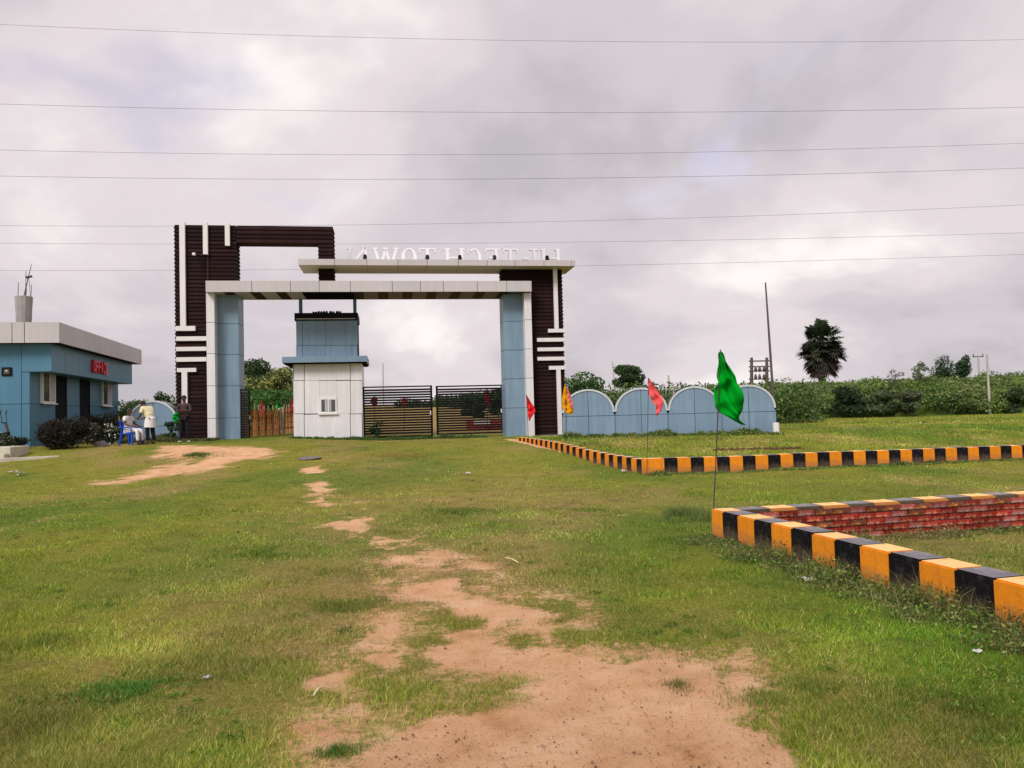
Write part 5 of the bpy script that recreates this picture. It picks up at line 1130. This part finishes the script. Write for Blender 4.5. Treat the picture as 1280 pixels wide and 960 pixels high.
r = np.random.default_rng(5); n_ = 2600; iv = r.uniform(1/22, 1/2.8, n_); yy = 1/iv; xx_ = r.uniform(-.8, .8, n_)*yy
keep = (dirt_mask(xx_, yy) < .25) & (fbm(xx_*.9, yy*.9, 33, 4)+.12*greenness(xx_, yy)+r.uniform(-.06, .06, n_) > .53); xx_, yy = xx_[keep], yy[keep]; sz_ = r.uniform(.02, .07, len(xx_))
hb_ = [(a_, b_, gzf(a_, b_)+.006, c_, c_*.8, .012+.2*c_) for a_, b_, c_ in zip(xx_, yy, sz_)]
V, Fq, c = leaf_cloud(hb_, len(hb_)*34, .0085, [(.05, .11, .012), (.085, .17, .02), (.12, .20, .03), (.045, .08, .012), (.16, .17, .04)], seed=9, hollow=.1, clump=.8)
tag(link('ground_herbs', raw_mesh('ground_herbs', V, Fq, M['leaf'], c)), 'low broad-leaved herbs and weeds mixed into the lawn', 'weeds', kind='stuff')
# stones and crumbs scattered on the bare soil
n = 5200; iv = rng.uniform(1/12, 1/2.9, n); y = 1/iv; x = rng.uniform(-.4, .5, n)*y; k = dirt_mask(x, y) > .8; x, y = x[k], y[k]; s_ = np.maximum(.0018, np.abs(rng.normal(0, .0034, len(x)))); z = gz(x, y)-.008
V = np.stack([np.c_[x-s_, y-s_*.6, z-.004], np.c_[x+s_, y-s_*.8, z-.004], np.c_[x+s_*.7, y+s_, z-.004], np.c_[x-s_*.6, y+s_*.8, z-.004], np.c_[x, y, z+s_*.55]], 1).reshape(-1, 3)
b = np.arange(len(x))*5; Fq = np.r_[np.c_[b, b+1, b+4], np.c_[b+1, b+2, b+4], np.c_[b+2, b+3, b+4], np.c_[b+3, b, b+4]]
cc = np.repeat(np.array([(.34, .18, .10), (.44, .28, .18), (.16, .09, .055)])[rng.integers(0, 3, len(x))], 5, axis=0)
tag(link('soil_crumbs', raw_mesh('soil_crumbs', V, Fq, M['grass'], cc, 3)), 'small crumbs and pebbles scattered on the bare soil', 'pebbles', kind='stuff')
n = 5000; iv = rng.uniform(1/11, 1/2.8, n); y = 1/iv; x = rng.uniform(-.45, .55, n)*y; dm = dirt_mask(x, y); k = (dm > .55) & (fbm(x*2.1, y*2.1, 55)+.25*(1-dm) > .5); x, y = x[k], y[k]
tag(link('dry_stems', blade_mesh('dry_stems', x, y, rng.uniform(.006, .02, len(x)), np.full(len(x), .0028), np.array([(.42, .30, .14), (.20, .14, .07), (.16, .19, .05)])[rng.integers(0, 3, len(x))], 2.6)), 'thin dry stems scattered on the bare soil', 'dry stems', kind='stuff')
# half buried bricks in a line in the right field
bm = MB().box(-.09, .09, -.05, .05, -.04, .05).mesh('brick', M['clod']); p0 = on_ground(895, 563.5); p1 = on_ground(1000, 561)
be = thing('brick_edging', 'line of small dark half-buried bricks in the field behind the far kerb', 'brick edging', tuple(p0))
for i in range(22):
    q = p0.lerp(p1, i/21); link('brick', bm, be, (q.x-p0.x, q.y-p0.y, gzf(q.x, q.y)-p0.z), rot=(random.uniform(-.3, .3), .5*random.uniform(-1, 1), random.uniform(-.5, .5)))
def litter(label, px, py, s, seed, name='plastic_scrap', m='litter'):
    p = on_ground(px, py); r = random.Random(seed); V = []; nn_ = 5
    for i in range(nn_):
        for j in range(nn_): V.append(((i/(nn_-1)-.5)*s*(1+r.uniform(-.2, .2)), (j/(nn_-1)-.5)*s*.7*(1+r.uniform(-.2, .2)), r.uniform(.1, .45)*s))
    mb = MB(); mb.v = V; mb.f = [(i*nn_+j, (i+1)*nn_+j, (i+1)*nn_+j+1, i*nn_+j+1) for i in range(nn_-1) for j in range(nn_-1)]
    o = mb.build(name, M[m], None, (p.x, p.y, p.z+.01), r.uniform(0, 3)); so = o.modifiers.new('s', 'SOLIDIFY'); so.thickness = .002; tag(o, label, 'litter')
litter('crumpled white plastic scrap at the foot of the far kerb left of its corner', 757, 581, .2, 1); litter('white scrap close to the far kerb corner', 780, 591, .16, 2)
litter('white plastic scrap in the grass beside the near kerb', 1012, 729, .10, 3); litter('torn clear plastic in the weeds at the lower right of the near kerb', 1222, 818, .05, 4)
litter('small white leaf-like scrap on the grass at the lower left', 258, 851, .045, 5); litter('white scrap on the grass below the office slab', 16, 593, .22, 6); litter('second white scrap on the grass below the office slab, the right one', 27, 595, .2, 7)
litter('white scrap in the grass in front of the gate', 584, 594, .16, 8)
for label, (a, b) in (('pale straw stick lying on the grass in the middle', ((632, 701), (648, 707))), ('pale twig lying at the edge of the small bare patch, lower left', ((392, 876), (404, 866)))):
    p = on_ground(*a); q = on_ground(*b); o = MB().tube([(0, 0, .03), tuple((q-p)*.5+Vector((0, 0, .045))), tuple((q-p)+Vector((0, 0, .03)))], .006, 6).build('straw_stick', M['straw'], None, tuple(p)); tag(o, label, 'stick')
